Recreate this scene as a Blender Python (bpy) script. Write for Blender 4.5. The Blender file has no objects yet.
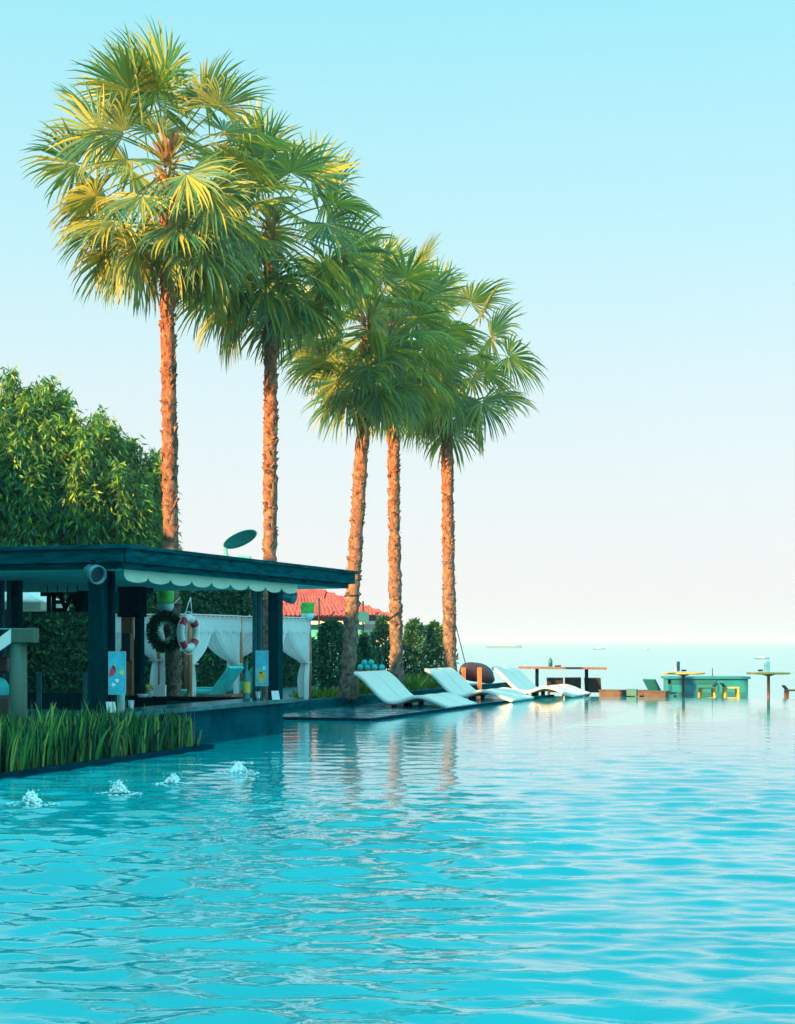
import bpy, bmesh, math, random
import numpy as np
from mathutils import Vector, Matrix

random.seed(7); RNG = np.random.default_rng(11)
sc = bpy.context.scene
COL = sc.collection
R = math.radians

# ------------------------------------------------------------------ frame of the place
F, HC = 1600.0, 1.4                       # focal length in pixels, eye height above the pool water


def at(px, py, d):
    return Vector(((px - 397.5) / F * d, d, HC + (641 - py) / F * d))


U = Vector((0.3288, 0.9444, 0))            # pool / bar axis running away from the camera
V = Vector((-0.9444, 0.3288, 0))           # to the left
A = -V
P0 = Vector((-3.25, 19.0, 0))              # roof corner


def uv(s, t, z=0.0):
    p = P0 + U * s + V * t
    return Vector((p.x, p.y, z))


# ------------------------------------------------------------------ materials
def new_mat(name):
    m = bpy.data.materials.new(name)
    m.use_nodes = True
    nt = m.node_tree
    return m, nt, nt.nodes['Principled BSDF']


def mat(name, col, rough=0.6, var=0.25, scale=6.0, bump=0.0, bscale=30.0, metal=0.0, stretch=(1, 1, 1), spec=0.5, col2=None, trans=0.0, alpha=1.0):
    m, nt, b = new_mat(name)
    N, L = nt.nodes, nt.links
    tc = N.new('ShaderNodeTexCoord'); mp = N.new('ShaderNodeMapping')
    mp.inputs['Scale'].default_value = stretch
    L.new(tc.outputs['Object'], mp.inputs['Vector'])
    n = N.new('ShaderNodeTexNoise'); n.inputs['Scale'].default_value = scale; n.inputs['Detail'].default_value = 6
    n.inputs['Roughness'].default_value = 0.62
    L.new(mp.outputs['Vector'], n.inputs['Vector'])
    cr = N.new('ShaderNodeValToRGB')
    c2 = col2 or tuple(min(1, c * (1 + var)) for c in col)
    c1 = tuple(c * (1 - var) for c in col)
    cr.color_ramp.elements[0].position = 0.3; cr.color_ramp.elements[0].color = (*c1, 1)
    cr.color_ramp.elements[1].position = 0.7; cr.color_ramp.elements[1].color = (*c2, 1)
    L.new(n.outputs['Fac'], cr.inputs['Fac'])
    L.new(cr.outputs['Color'], b.inputs['Base Color'])
    b.inputs['Roughness'].default_value = rough
    b.inputs['Metallic'].default_value = metal
    b.inputs['Specular IOR Level'].default_value = spec
    b.inputs['Alpha'].default_value = alpha
    if bump:
        nb = N.new('ShaderNodeTexNoise'); nb.inputs['Scale'].default_value = bscale; nb.inputs['Detail'].default_value = 4
        L.new(mp.outputs['Vector'], nb.inputs['Vector'])
        bp = N.new('ShaderNodeBump'); bp.inputs['Strength'].default_value = bump; bp.inputs['Distance'].default_value = 0.02
        L.new(nb.outputs['Fac'], bp.inputs['Height']); L.new(bp.outputs['Normal'], b.inputs['Normal'])
    if trans:
        t = N.new('ShaderNodeBsdfTranslucent'); L.new(cr.outputs['Color'], t.inputs['Color'])
        mx = N.new('ShaderNodeMixShader'); mx.inputs[0].default_value = trans
        L.new(b.outputs[0], mx.inputs[1]); L.new(t.outputs[0], mx.inputs[2])
        L.new(mx.outputs[0], N['Material Output'].inputs['Surface'])
    return m


def leaf_mat(name, stops, rough=0.5, trans=0.3, tcol=None, spec=0.3):
    """foliage: every leaf its own tone out of a ramp"""
    m, nt, b = new_mat(name)
    N, L = nt.nodes, nt.links
    g = N.new('ShaderNodeNewGeometry')
    cr = N.new('ShaderNodeValToRGB')
    el = cr.color_ramp.elements
    while len(el) < len(stops):
        el.new(0.5)
    for e, (p, c) in zip(el, stops):
        e.position = p; e.color = (*c, 1)
    L.new(g.outputs['Random Per Island'], cr.inputs['Fac'])
    L.new(cr.outputs['Color'], b.inputs['Base Color'])
    b.inputs['Roughness'].default_value = rough
    b.inputs['Specular IOR Level'].default_value = spec
    t = N.new('ShaderNodeBsdfTranslucent')
    if tcol:
        mxc = N.new('ShaderNodeMix'); mxc.data_type = 'RGBA'; mxc.inputs[0].default_value = 0.6
        L.new(cr.outputs['Color'], mxc.inputs[6]); mxc.inputs[7].default_value = (*tcol, 1)
        L.new(mxc.outputs[2], t.inputs['Color'])
    else:
        L.new(cr.outputs['Color'], t.inputs['Color'])
    mx = N.new('ShaderNodeMixShader'); mx.inputs[0].default_value = trans
    L.new(b.outputs[0], mx.inputs[1]); L.new(t.outputs[0], mx.inputs[2])
    L.new(mx.outputs[0], N['Material Output'].inputs['Surface'])
    return m


M = {}
M['teal_timber'] = mat('teal_timber', (0.0, 0.045, 0.058), 0.5, 0.5, 3.0, 0.2, 40, stretch=(1, 1, 6), col2=(0.0, 0.11, 0.135), spec=0.0)
M['dark_timber'] = mat('dark_timber', (0.0006, 0.0132, 0.0216), 0.5, 0.35, 4.0, 0.2, 40, stretch=(6, 6, 1), spec=0.0)
M['post_timber'] = mat('post_timber', (0.0, 0.034, 0.043), 0.5, 0.35, 4.0, 0.2, 40, stretch=(6, 6, 1), spec=0.0)
M['slat'] = mat('slat', (0.01, 0.12, 0.15), 0.5, 0.3, 5.0, 0.1, 40, stretch=(6, 6, 1), spec=0.2)
M['ceiling'] = mat('ceiling', (0.12, 0.55, 0.52), 0.8, 0.12, 2.0)
M['valance'] = mat('valance', (0.82, 0.86, 0.72), 0.85, 0.06, 3.0, trans=0.35)
M['counter'] = mat('counter', (0.0000, 0.0800, 0.1000), 0.2, 0.4, 5.0, 0.05, 60, col2=(0.01, 0.2, 0.23), spec=0.04)
M['bar_wall'] = mat('bar_wall', (0.0000, 0.0680, 0.0960), 0.45, 0.4, 2.5, 0.15, 25, spec=0.0)
M['wood_orange'] = mat('wood_orange', (0.45, 0.15, 0.06), 0.55, 0.35, 5.0, 0.2, 50, stretch=(8, 8, 1))
M['wood_brown'] = mat('wood_brown', (0.22, 0.1, 0.06), 0.55, 0.4, 5.0, 0.3, 40, stretch=(5, 5, 1))
M['wood_dark'] = mat('wood_dark', (0.06, 0.035, 0.035), 0.5, 0.35, 6.0, 0.2, 40)
M['wood_yellow'] = mat('wood_yellow', (0.62, 0.36, 0.06), 0.5, 0.25, 7.0, 0.15, 40)
M['maroon'] = mat('maroon', (0.05, 0.016, 0.02), 0.4, 0.4, 5.0, 0.15, 30)
M['lounger'] = mat('lounger', (0.68, 0.66, 0.62), 0.38, 0.04, 1.5, 0.03, 30)
M['cloth'] = mat('cloth', (0.9, 0.92, 0.93), 0.9, 0.04, 4.0, trans=0.4, alpha=0.94)
M['sheer'] = mat('sheer', (0.9, 0.92, 0.94), 0.9, 0.04, 4.0, trans=0.45, alpha=0.8)
M['teal_cloth'] = mat('teal_cloth', (0.03, 0.5, 0.52), 0.85, 0.25, 6.0, 0.3, 20)
M['white_paint'] = mat('white_paint', (0.82, 0.83, 0.82), 0.5, 0.05, 3.0)
M['white_card'] = mat('white_card', (0.85, 0.87, 0.88), 0.6, 0.03, 8.0)
M['red'] = mat('red', (0.6, 0.012, 0.05), 0.45, 0.15, 6.0)
M['green_felt'] = mat('green_felt', (0.06, 0.4, 0.06), 0.7, 0.35, 10.0)
M['globe'] = mat('globe', (0.5, 0.82, 0.82), 0.35, 0.05, 4.0)
M['grey_metal'] = mat('grey_metal', (0.06, 0.22, 0.25), 0.35, 0.2, 6.0, metal=0.2)
M['dish'] = mat('dish', (0.06, 0.42, 0.42), 0.5, 0.15, 8.0)
M['black'] = mat('black', (0.008, 0.014, 0.02), 0.5, 0.2, 8.0)
M['poster_blue'] = mat('poster_blue', (0.03, 0.45, 0.6), 0.3, 0.35, 9.0)
M['poster_sand'] = mat('poster_sand', (0.75, 0.45, 0.1), 0.35, 0.4, 60.0)
M['yellow'] = mat('yellow', (0.75, 0.6, 0.08), 0.5, 0.2, 10.0)
M['pinkish'] = mat('pinkish', (0.7, 0.05, 0.12), 0.4, 0.3, 30.0)
M['house_wall'] = mat('house_wall', (0.06, 0.4, 0.44), 0.8, 0.08, 1.5)
M['house_white'] = mat('house_white', (0.8, 0.82, 0.82), 0.8, 0.05, 1.5)
M['kiosk'] = mat('kiosk', (0.01, 0.2, 0.26), 0.5, 0.15, 2.0)
M['kiosk_dark'] = mat('kiosk_dark', (0.01, 0.13, 0.17), 0.5, 0.15, 2.0)
M['deck'] = mat('deck', (0.01, 0.12, 0.15), 0.6, 0.3, 3.0, 0.2, 20)
M['soil'] = mat('soil', (0.03, 0.025, 0.02), 0.95, 0.4, 8.0, 0.5, 20)
M['ground'] = mat('ground', (0.1, 0.12, 0.07), 0.95, 0.35, 1.0, 0.4, 6)
M['stone_rim'] = mat('stone_rim', (0.0000, 0.0300, 0.0488), 0.35, 0.35, 6.0, 0.15, 30, spec=0.0)
M['foam'] = mat('foam', (0.9, 0.95, 0.96), 0.5, 0.04, 20.0)
M['rope'] = mat('rope', (0.7, 0.72, 0.68), 0.9, 0.15, 30.0)
M['cable'] = mat('cable', (0.015, 0.02, 0.025), 0.7, 0.2, 30.0)
M['boat_white'] = mat('boat_white', (0.5, 0.52, 0.54), 0.5, 0.05, 0.4)
M['boat_teal'] = mat('boat_teal', (0.08, 0.3, 0.36), 0.5, 0.1, 0.4)
M['orange_light'] = mat('orange_light', (0.65, 0.24, 0.12), 0.6, 0.15, 6.0)
M['step_wood'] = mat('step_wood', (0.085, 0.055, 0.045), 0.7, 0.4, 5.0, 0.3, 40)
M['palm_post'] = mat('palm_post', (0.16, 0.13, 0.06), 0.6, 0.4, 3.0, 0.3, 25, stretch=(5, 5, .5), col2=(0.03, 0.15, 0.13))
M['terracotta'] = mat('terracotta', (0.55, 0.16, 0.1), 0.7, 0.2, 6.0)

# sword leaves, trees, hedge, palms
M['tree_leaf'] = leaf_mat('tree_leaf', [(0.0, (0.006, 0.075, 0.055)), (0.4, (0.02, 0.15, 0.075)), (0.7, (0.09, 0.27, 0.05)), (1.0, (0.32, 0.46, 0.04))], 0.45, 0.35, (0.3, 0.45, 0.02))
M['hedge_leaf'] = leaf_mat('hedge_leaf', [(0.0, (0.005, 0.05, 0.035)), (0.6, (0.018, 0.13, 0.065)), (1.0, (0.07, 0.26, 0.08))], 0.4, 0.2)
M['shrub_leaf'] = leaf_mat('shrub_leaf', [(0.0, (0.01, 0.08, 0.06)), (0.6, (0.03, 0.16, 0.08)), (1.0, (0.1, 0.26, 0.08))], 0.45, 0.25)
M['grassy_leaf'] = leaf_mat('grassy_leaf', [(0.0, (0.05, 0.14, 0.02)), (0.6, (0.16, 0.28, 0.03)), (1.0, (0.4, 0.42, 0.05))], 0.5, 0.3)
M['reed_leaf'] = leaf_mat('reed_leaf', [(0.0, (0.004, 0.04, 0.026)), (0.45, (0.02, 0.12, 0.05)), (0.8, (0.08, 0.25, 0.05)), (0.96, (0.36, 0.46, 0.1)), (1.0, (0.35, 0.22, 0.08))], 0.35, 0.3)
M['palm_leaf'] = leaf_mat('palm_leaf', [(0.0, (0.0, 0.125, 0.10)), (0.5, (0.055, 0.2, 0.115)), (1.0, (0.44, 0.41, 0.06))], 0.4, 0.36, (0.85, 0.68, 0.02), spec=0.4)
M['wreath_leaf'] = leaf_mat('wreath_leaf', [(0.0, (0.006, 0.05, 0.03)), (1.0, (0.03, 0.14, 0.06))], 0.4, 0.1)
M['tinsel'] = leaf_mat('tinsel', [(0.0, (0.4, 0.6, 0.5)), (1.0, (0.8, 0.85, 0.75))], 0.3, 0.1)
M['dry'] = leaf_mat('dry', [(0.0, (0.3, 0.14, 0.05)), (1.0, (0.5, 0.28, 0.1))], 0.7, 0.2)
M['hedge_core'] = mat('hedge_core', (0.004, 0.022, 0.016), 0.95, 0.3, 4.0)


def bark_mat():
    m, nt, b = new_mat('palm_bark')
    N, L = nt.nodes, nt.links
    tc = N.new('ShaderNodeTexCoord'); mp = N.new('ShaderNodeMapping'); mp.inputs['Scale'].default_value = (1.0, 1.0, .8)
    L.new(tc.outputs['Object'], mp.inputs['Vector'])
    v = N.new('ShaderNodeTexNoise'); v.inputs['Scale'].default_value = 9; v.inputs['Detail'].default_value = 8; v.inputs['Roughness'].default_value = .72; v.inputs['Distortion'].default_value = .8
    L.new(mp.outputs['Vector'], v.inputs['Vector'])
    def ramp(stops):
        cr = N.new('ShaderNodeValToRGB'); e = cr.color_ramp.elements
        while len(e) < len(stops): e.new(.5)
        for q, (p, c) in zip(e, stops): q.position = p; q.color = (*c, 1)
        L.new(v.outputs['Fac'], cr.inputs['Fac']); return cr
    sunlit_ramp = ramp([(.32, (.035, .016, .014)), (.46, (.25, .085, .045)), (.58, (.43, .165, .085)), (.74, (.62, .38, .26))])
    shade_ramp = ramp([(.32, (.03, .025, .024)), (.46, (.15, .095, .075)), (.58, (.27, .18, .135)), (.74, (.44, .36, .30))])
    # shade painted grey-brown into the foot, sunlit orange higher up, with a ragged border
    sx = N.new('ShaderNodeSeparateXYZ'); L.new(tc.outputs['Object'], sx.inputs[0])
    n2 = N.new('ShaderNodeTexNoise'); n2.inputs['Scale'].default_value = 1.6; n2.inputs['Detail'].default_value = 5; L.new(tc.outputs['Object'], n2.inputs['Vector'])
    ad = N.new('ShaderNodeMath'); ad.operation = 'MULTIPLY_ADD'; ad.inputs[1].default_value = 3.0; L.new(n2.outputs['Fac'], ad.inputs[0]); L.new(sx.outputs['Z'], ad.inputs[2])
    mr = N.new('ShaderNodeMapRange'); mr.inputs['From Min'].default_value = 3.0; mr.inputs['From Max'].default_value = 7.5; L.new(ad.outputs[0], mr.inputs['Value'])
    mx = N.new('ShaderNodeMix'); mx.data_type = 'RGBA'; L.new(mr.outputs['Result'], mx.inputs[0]); L.new(shade_ramp.outputs['Color'], mx.inputs[6]); L.new(sunlit_ramp.outputs['Color'], mx.inputs[7])
    L.new(mx.outputs[2], b.inputs['Base Color'])
    b.inputs['Roughness'].default_value = .9; b.inputs['Specular IOR Level'].default_value = .2
    bp = N.new('ShaderNodeBump'); bp.inputs['Strength'].default_value = .9; bp.inputs['Distance'].default_value = .05
    L.new(v.outputs['Fac'], bp.inputs['Height']); L.new(bp.outputs['Normal'], b.inputs['Normal'])
    return m


M['bark'] = bark_mat()


def tile_mat():
    m, nt, b = new_mat('roof_tiles')
    N, L = nt.nodes, nt.links
    tc = N.new('ShaderNodeTexCoord')
    br = N.new('ShaderNodeTexNoise'); br.inputs['Scale'].default_value = 3.5; br.inputs['Detail'].default_value = 5
    L.new(tc.outputs['Object'], br.inputs['Vector'])
    cr = N.new('ShaderNodeValToRGB')
    cr.color_ramp.elements[0].position = .3; cr.color_ramp.elements[0].color = (.2, .022, .03, 1)
    cr.color_ramp.elements[1].position = .7; cr.color_ramp.elements[1].color = (.3, .075, .08, 1)
    L.new(br.outputs['Fac'], cr.inputs['Fac']); L.new(cr.outputs['Color'], b.inputs['Base Color'])
    b.inputs['Roughness'].default_value = .7
    return m


M['roof_tiles'] = tile_mat()


def glass_mat(name, col, alpha=0.5):
    m, nt, b = new_mat(name)
    b.inputs['Base Color'].default_value = (*col, 1); b.inputs['Roughness'].default_value = .08
    b.inputs['Alpha'].default_value = alpha
    return m


M['glass'] = glass_mat('glass', (.25, .6, .62), .55)
M['glass_green'] = glass_mat('glass_green', (.03, .3, .34), .8)
M['clear'] = glass_mat('clear', (.75, .9, .92), .35)


def water_mat(name, deep, spec_ior, layers, rough=0.03, lighter=None, dist=1.0, calm=None):
    m, nt, b = new_mat(name)
    N, L = nt.nodes, nt.links
    g = N.new('ShaderNodeNewGeometry')
    b.inputs['Roughness'].default_value = rough
    b.inputs['IOR'].default_value = spec_ior
    n = N.new('ShaderNodeTexNoise'); n.inputs['Scale'].default_value = .5; n.inputs['Detail'].default_value = 3
    L.new(g.outputs['Position'], n.inputs['Vector'])
    cr = N.new('ShaderNodeValToRGB')
    cr.color_ramp.elements[0].position = .3; cr.color_ramp.elements[0].color = (*deep, 1)
    cr.color_ramp.elements[1].position = .7; cr.color_ramp.elements[1].color = (*(lighter or deep), 1)
    L.new(n.outputs['Fac'], cr.inputs['Fac']); L.new(cr.outputs['Color'], b.inputs['Base Color'])
    prev = None
    for (sx, sy, rot, sc_, det, amp) in layers:
        mp = N.new('ShaderNodeMapping'); mp.inputs['Scale'].default_value = (sx, sy, 1); mp.inputs['Rotation'].default_value = (0, 0, R(rot))
        L.new(g.outputs['Position'], mp.inputs['Vector'])
        t = N.new('ShaderNodeTexNoise'); t.inputs['Scale'].default_value = sc_; t.inputs['Detail'].default_value = det; t.inputs['Roughness'].default_value = .45
        t.inputs['Distortion'].default_value = .4
        L.new(mp.outputs['Vector'], t.inputs['Vector'])
        mu = N.new('ShaderNodeMath'); mu.operation = 'MULTIPLY'; mu.inputs[1].default_value = amp
        L.new(t.outputs['Fac'], mu.inputs[0])
        if prev is None:
            prev = mu.outputs[0]
        else:
            ad = N.new('ShaderNodeMath'); ad.operation = 'ADD'
            L.new(prev, ad.inputs[0]); L.new(mu.outputs[0], ad.inputs[1]); prev = ad.outputs[0]
    if prev is not None:
        bp = N.new('ShaderNodeBump'); bp.inputs['Strength'].default_value = 1.0; bp.inputs['Distance'].default_value = dist
        L.new(prev, bp.inputs['Height']); L.new(bp.outputs['Normal'], b.inputs['Normal'])
        if calm:                                        # ripples die out towards the vanishing edge
            sp = N.new('ShaderNodeSeparateXYZ'); L.new(g.outputs['Position'], sp.inputs[0])
            mr = N.new('ShaderNodeMapRange'); mr.inputs['From Min'].default_value = calm[0]; mr.inputs['From Max'].default_value = calm[1]
            mr.inputs['To Min'].default_value = 1; mr.inputs['To Max'].default_value = .3
            L.new(sp.outputs['Y'], mr.inputs['Value']); L.new(mr.outputs['Result'], bp.inputs['Strength'])
    return m


# ------------------------------------------------------------------ mesh helpers
ORIG = {}


class MB:
    """collects boxes, tubes, sheets and lathes; build() links them as one mesh object"""

    def __init__(self):
        self.v, self.f, self.sm = [], [], []

    def add(self, vs, fs, smooth=False):
        o = len(self.v)
        self.v += [tuple(p) for p in vs]
        self.f += [tuple(i + o for i in f) for f in fs]
        self.sm += [smooth] * len(fs)
        return self

    def box(self, c, half, ex=(1, 0, 0), ey=(0, 1, 0), ez=(0, 0, 1), bev=0.0):
        c = Vector(c); ex, ey, ez = Vector(ex).normalized(), Vector(ey).normalized(), Vector(ez).normalized()
        if bev <= 0:
            vs = [c + ex * (sx * half[0]) + ey * (sy * half[1]) + ez * (sz * half[2]) for sz in (-1, 1) for sy in (-1, 1) for sx in (-1, 1)]
            return self.add(vs, [(0, 2, 3, 1), (4, 5, 7, 6), (0, 1, 5, 4), (2, 6, 7, 3), (0, 4, 6, 2), (1, 3, 7, 5)])
        bm = bmesh.new(); bmesh.ops.create_cube(bm, size=2)
        for v in bm.verts:
            v.co = Vector((v.co.x * half[0], v.co.y * half[1], v.co.z * half[2]))
        bmesh.ops.bevel(bm, geom=bm.edges[:], offset=min(bev, min(half) * .9), segments=2, affect='EDGES', profile=.5)
        bm.verts.ensure_lookup_table()
        vs = [c + ex * v.co.x + ey * v.co.y + ez * v.co.z for v in bm.verts]
        fs = [tuple(v.index for v in f.verts) for f in bm.faces]
        bm.free()
        return self.add(vs, fs)

    def span(self, a, b, half_w, half_h, up=(0, 0, 1), bev=0.0):
        """a bar from a to b"""
        a, b = Vector(a), Vector(b); d = (b - a); L = d.length; d.normalize()
        up = Vector(up)
        side = d.cross(up)
        if side.length < 1e-4:
            side = d.cross(Vector((1, 0, 0)))
        side.normalize(); up2 = side.cross(d)
        return self.box((a + b) / 2, (L / 2, half_w, half_h), d, side, up2, bev)

    def tube(self, pts, rads, n=10, cap=True, smooth=True):
        pts = [Vector(p) for p in pts]
        if not hasattr(rads, '__len__'):
            rads = [rads] * len(pts)
        vs, fs = [], []
        prev = None
        for i, p in enumerate(pts):
            d = (pts[min(i + 1, len(pts) - 1)] - pts[max(i - 1, 0)]).normalized()
            if prev is None:
                x = d.cross(Vector((0, 0, 1)))
                if x.length < .05:
                    x = d.cross(Vector((0, 1, 0)))
            else:
                x = prev - d * prev.dot(d)
            x.normalize(); prev = x; y = d.cross(x)
            for k in range(n):
                a = 2 * math.pi * k / n
                vs.append(p + (x * math.cos(a) + y * math.sin(a)) * rads[i])
        for i in range(len(pts) - 1):
            for k in range(n):
                fs.append((i * n + k, i * n + (k + 1) % n, (i + 1) * n + (k + 1) % n, (i + 1) * n + k))
        if cap:
            fs.append(tuple(range(n - 1, -1, -1))); fs.append(tuple(range((len(pts) - 1) * n, len(pts) * n)))
        return self.add(vs, fs, smooth)

    def lathe(self, base, prof, n=20, axis=(0, 0, 1), smooth=True):
        base, ax = Vector(base), Vector(axis).normalized()
        x = ax.cross(Vector((0, 0, 1)))
        if x.length < .05:
            x = Vector((1, 0, 0))
        x.normalize(); y = ax.cross(x)
        vs, fs = [], []
        for (r, h) in prof:
            for k in range(n):
                a = 2 * math.pi * k / n
                vs.append(base + ax * h + (x * math.cos(a) + y * math.sin(a)) * max(r, 1e-4))
        for i in range(len(prof) - 1):
            for k in range(n):
                fs.append((i * n + k, i * n + (k + 1) % n, (i + 1) * n + (k + 1) % n, (i + 1) * n + k))
        return self.add(vs, fs, smooth)

    def grid(self, rows, smooth=True, thick=0.0):
        nr, nc = len(rows), len(rows[0])
        vs = [p for r in rows for p in r]
        fs = [(i * nc + j, i * nc + j + 1, (i + 1) * nc + j + 1, (i + 1) * nc + j) for i in range(nr - 1) for j in range(nc - 1)]
        return self.add(vs, fs, smooth)

    def prism(self, poly, z0, z1, smooth=False):
        """polygon (counter clockwise in xy) extruded in z"""
        n = len(poly)
        vs = [(p[0], p[1], z0) for p in poly] + [(p[0], p[1], z1) for p in poly]
        fs = [tuple(range(n - 1, -1, -1)), tuple(range(n, 2 * n))] + [(i, (i + 1) % n, n + (i + 1) % n, n + i) for i in range(n)]
        return self.add(vs, fs, smooth)

    def ball(self, c, r, n=14, m=9, sq=(1, 1, 1)):
        prof = []
        c = Vector(c)
        vs, fs = [], []
        for i in range(m + 1):
            th = math.pi * i / m
            for k in range(n):
                a = 2 * math.pi * k / n
                vs.append(c + Vector((math.sin(th) * math.cos(a) * r * sq[0], math.sin(th) * math.sin(a) * r * sq[1], math.cos(th) * r * sq[2])))
        for i in range(m):
            for k in range(n):
                fs.append((i * n + k, (i + 1) * n + k, (i + 1) * n + (k + 1) % n, i * n + (k + 1) % n))
        return self.add(vs, fs, True)

    def build(self, name, material, parent=None, loc=None, solid=0.0):
        o_w = ORIG[parent.name] if parent is not None else None
        if loc is None:
            if parent is not None:
                loc = o_w
            else:
                a = np.array(self.v); mn, mx = a.min(0), a.max(0)
                loc = Vector(((mn[0] + mx[0]) / 2, (mn[1] + mx[1]) / 2, mn[2]))
        loc = Vector(loc)
        me = bpy.data.meshes.new(name)
        me.from_pydata([(p[0] - loc.x, p[1] - loc.y, p[2] - loc.z) for p in self.v], [], self.f)
        me.polygons.foreach_set('use_smooth', self.sm)
        me.materials.append(material)
        me.update()
        return link(name, me, loc, parent, solid)


def link(name, me, loc, parent, solid=0.0):
    ob = bpy.data.objects.new(name, me); COL.objects.link(ob)
    loc = Vector(loc)
    ob.location = loc if parent is None else loc - ORIG[parent.name]
    if parent is not None:
        ob.parent = parent
    ORIG[ob.name] = loc
    if solid:
        s = ob.modifiers.new('thickness', 'SOLIDIFY'); s.thickness = solid; s.offset = 0
    return ob


def np_mesh(name, verts, quads, material, parent=None, loc=None, smooth=False):
    if loc is None:
        loc = ORIG[parent.name] if parent is not None else Vector((verts[:, 0].mean(), verts[:, 1].mean(), verts[:, 2].min()))
    loc = Vector(loc)
    me = bpy.data.meshes.new(name)
    v = (verts - np.array(loc)).astype(np.float32)
    me.vertices.add(len(v)); me.vertices.foreach_set('co', v.ravel())
    nq = len(quads); k = quads.shape[1]
    me.loops.add(nq * k); me.loops.foreach_set('vertex_index', quads.astype(np.int32).ravel())
    me.polygons.add(nq); me.polygons.foreach_set('loop_start', np.arange(0, nq * k, k, dtype=np.int32))
    if smooth:
        me.polygons.foreach_set('use_smooth', np.ones(nq, dtype=bool))
    me.materials.append(material)
    me.update(calc_edges=True); me.validate()
    return link(name, me, loc, parent)


def thing(name, label, cat, loc, group=None):
    o = bpy.data.objects.new(name, None); COL.objects.link(o)
    o.location = loc; o.empty_display_size = .2
    ORIG[o.name] = Vector(loc)
    return tag(o, label, cat, group)


def tag(o, label=None, cat=None, group=None, kind=None):
    if label: o['label'] = label
    if cat: o['category'] = cat
    if group: o['group'] = group
    if kind: o['kind'] = kind
    return o


def copy_tree(o, loc, label=None, rotz=None):
    c = o.copy(); COL.objects.link(c); c.location = loc
    if rotz is not None:
        c.rotation_euler = (0, 0, rotz)
    if label:
        c['label'] = label
    for ch in o.children:
        d = ch.copy(); COL.objects.link(d); d.parent = c
        for g in ch.children:
            e = g.copy(); COL.objects.link(e); e.parent = d
    return c


def unit(a):
    return a / np.maximum(np.linalg.norm(a, axis=-1, keepdims=True), 1e-6)


def leaves(p, d, L, W, fold=0.0):
    """one diamond quad per leaf. p, d: (n,3); L, W: (n,)"""
    n = len(p)
    r = RNG.normal(size=(n, 3))
    w = unit(np.cross(d, r))
    L, W = np.asarray(L)[:, None], np.asarray(W)[:, None]
    v = np.empty((n, 4, 3))
    v[:, 0] = p; v[:, 1] = p + d * L * .45 + w * W * .5; v[:, 2] = p + d * L; v[:, 3] = p + d * L * .45 - w * W * .5
    return v.reshape(-1, 3), np.arange(n * 4).reshape(n, 4)


def sheet(name, poly, z, material, kind='structure'):
    mb = MB()
    mb.add([(x, y, z) for x, y in poly], [tuple(range(len(poly)))])
    o = mb.build(name, material, loc=(0, 0, 0))
    return tag(o, kind=kind)


# ------------------------------------------------------------------ SETTING: sea, land, pool
sea_m = water_mat('sea_water', (.22, .37, .43), 1.33, [(1, 1.6, 15, .35, 3, .10), (1, 2.2, -20, 1.1, 3, .03)], rough=.3, lighter=(.27, .43, .49), dist=1.0)
o = sheet('sea', [(-9000, -200), (9000, -200), (9000, 15000), (-9000, 15000)], -3.0, sea_m)

mb = MB(); mb.prism([(-90, -40), (46, -40), (46, 30), (8, 48.5), (0.5, 49.5), (1.0, 76), (-90, 76)], -2.99, -1.2)
tag(mb.build('ground', M['ground'], loc=(0, 0, 0)), kind='structure')

# pool: water runs from under the camera to the vanishing edge
FE = Vector((5.2, 40.2, 0))
e1, e2 = FE - A * 9.0, FE + A * 24.0
pool_m = water_mat('pool_water', (.0, .38, .425), 1.5, [(.6, 1.0, -12, 6.0, 3, .008), (.5, 1.0, 18, 15.0, 2, .0026)], rough=.008, lighter=(.0, .46, .50), calm=(11, 27))


def pool_water():
    """water sheet with real waves: a fan of rows, finer near the swimmer's end, ending on the vanishing edge"""
    rng = np.random.default_rng(17)
    c0 = FE.dot(U)
    uu = np.concatenate([np.linspace(-1.1, -.3, 60)[:-1], np.linspace(-.3, .32, 620), np.linspace(.32, 1.3, 70)[1:]])
    f = np.linspace(0, 1, 640)
    ye = c0 / (uu * U.x + U.y)
    y0 = 4.2
    # even steps in 1/y so that rows thin out with distance
    inv = 1 / y0 + (1 / ye[None, :] - 1 / y0) * f[:, None]
    Y = 1 / inv; X = Y * uu[None, :]
    Z = np.zeros_like(Y)
    env = .27 + .73 / (1 + np.exp((Y - 17) / 3.0))
    patch = .8 + .35 * np.sin(X * .55 + 1.3 * np.sin(Y * .31)) * np.sin(Y * .42 + .8)
    for i in range(110):
        lam = .13 * (8.0 ** rng.random()); th = rng.normal(.06, .42); k = 2 * math.pi / lam
        slope = .0135 if lam > .55 else .034
        ph = rng.random() * 6.283
        fade = np.clip(1.6 - Y * Y / 2240 * 2.2 / lam, 0, 1)
        arg = k * (X * math.sin(th) + Y * math.cos(th)) + ph + .5 * np.sin(X * .9 + ph * 3) + .4 * np.sin(Y * .7 + ph * 5)
        Z += slope / k * np.sin(arg) * fade
    Z *= env * patch
    nr, nc = Y.shape
    v = np.stack([X, Y, Z], -1).reshape(-1, 3)
    idx = np.arange(nr * nc).reshape(nr, nc)
    q = np.stack([idx[:-1, :-1], idx[:-1, 1:], idx[1:, 1:], idx[1:, :-1]], -1).reshape(-1, 4)
    o_ = np_mesh('pool_water', v, q, pool_m, loc=(0, 0, 0), smooth=True)
    tag(o_, kind='structure')


pool_water()
sheet('near_pool_water', [(-9, -6), (12, -6), (6, 4.22), (-5, 4.22)], -.004, pool_m)
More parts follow.
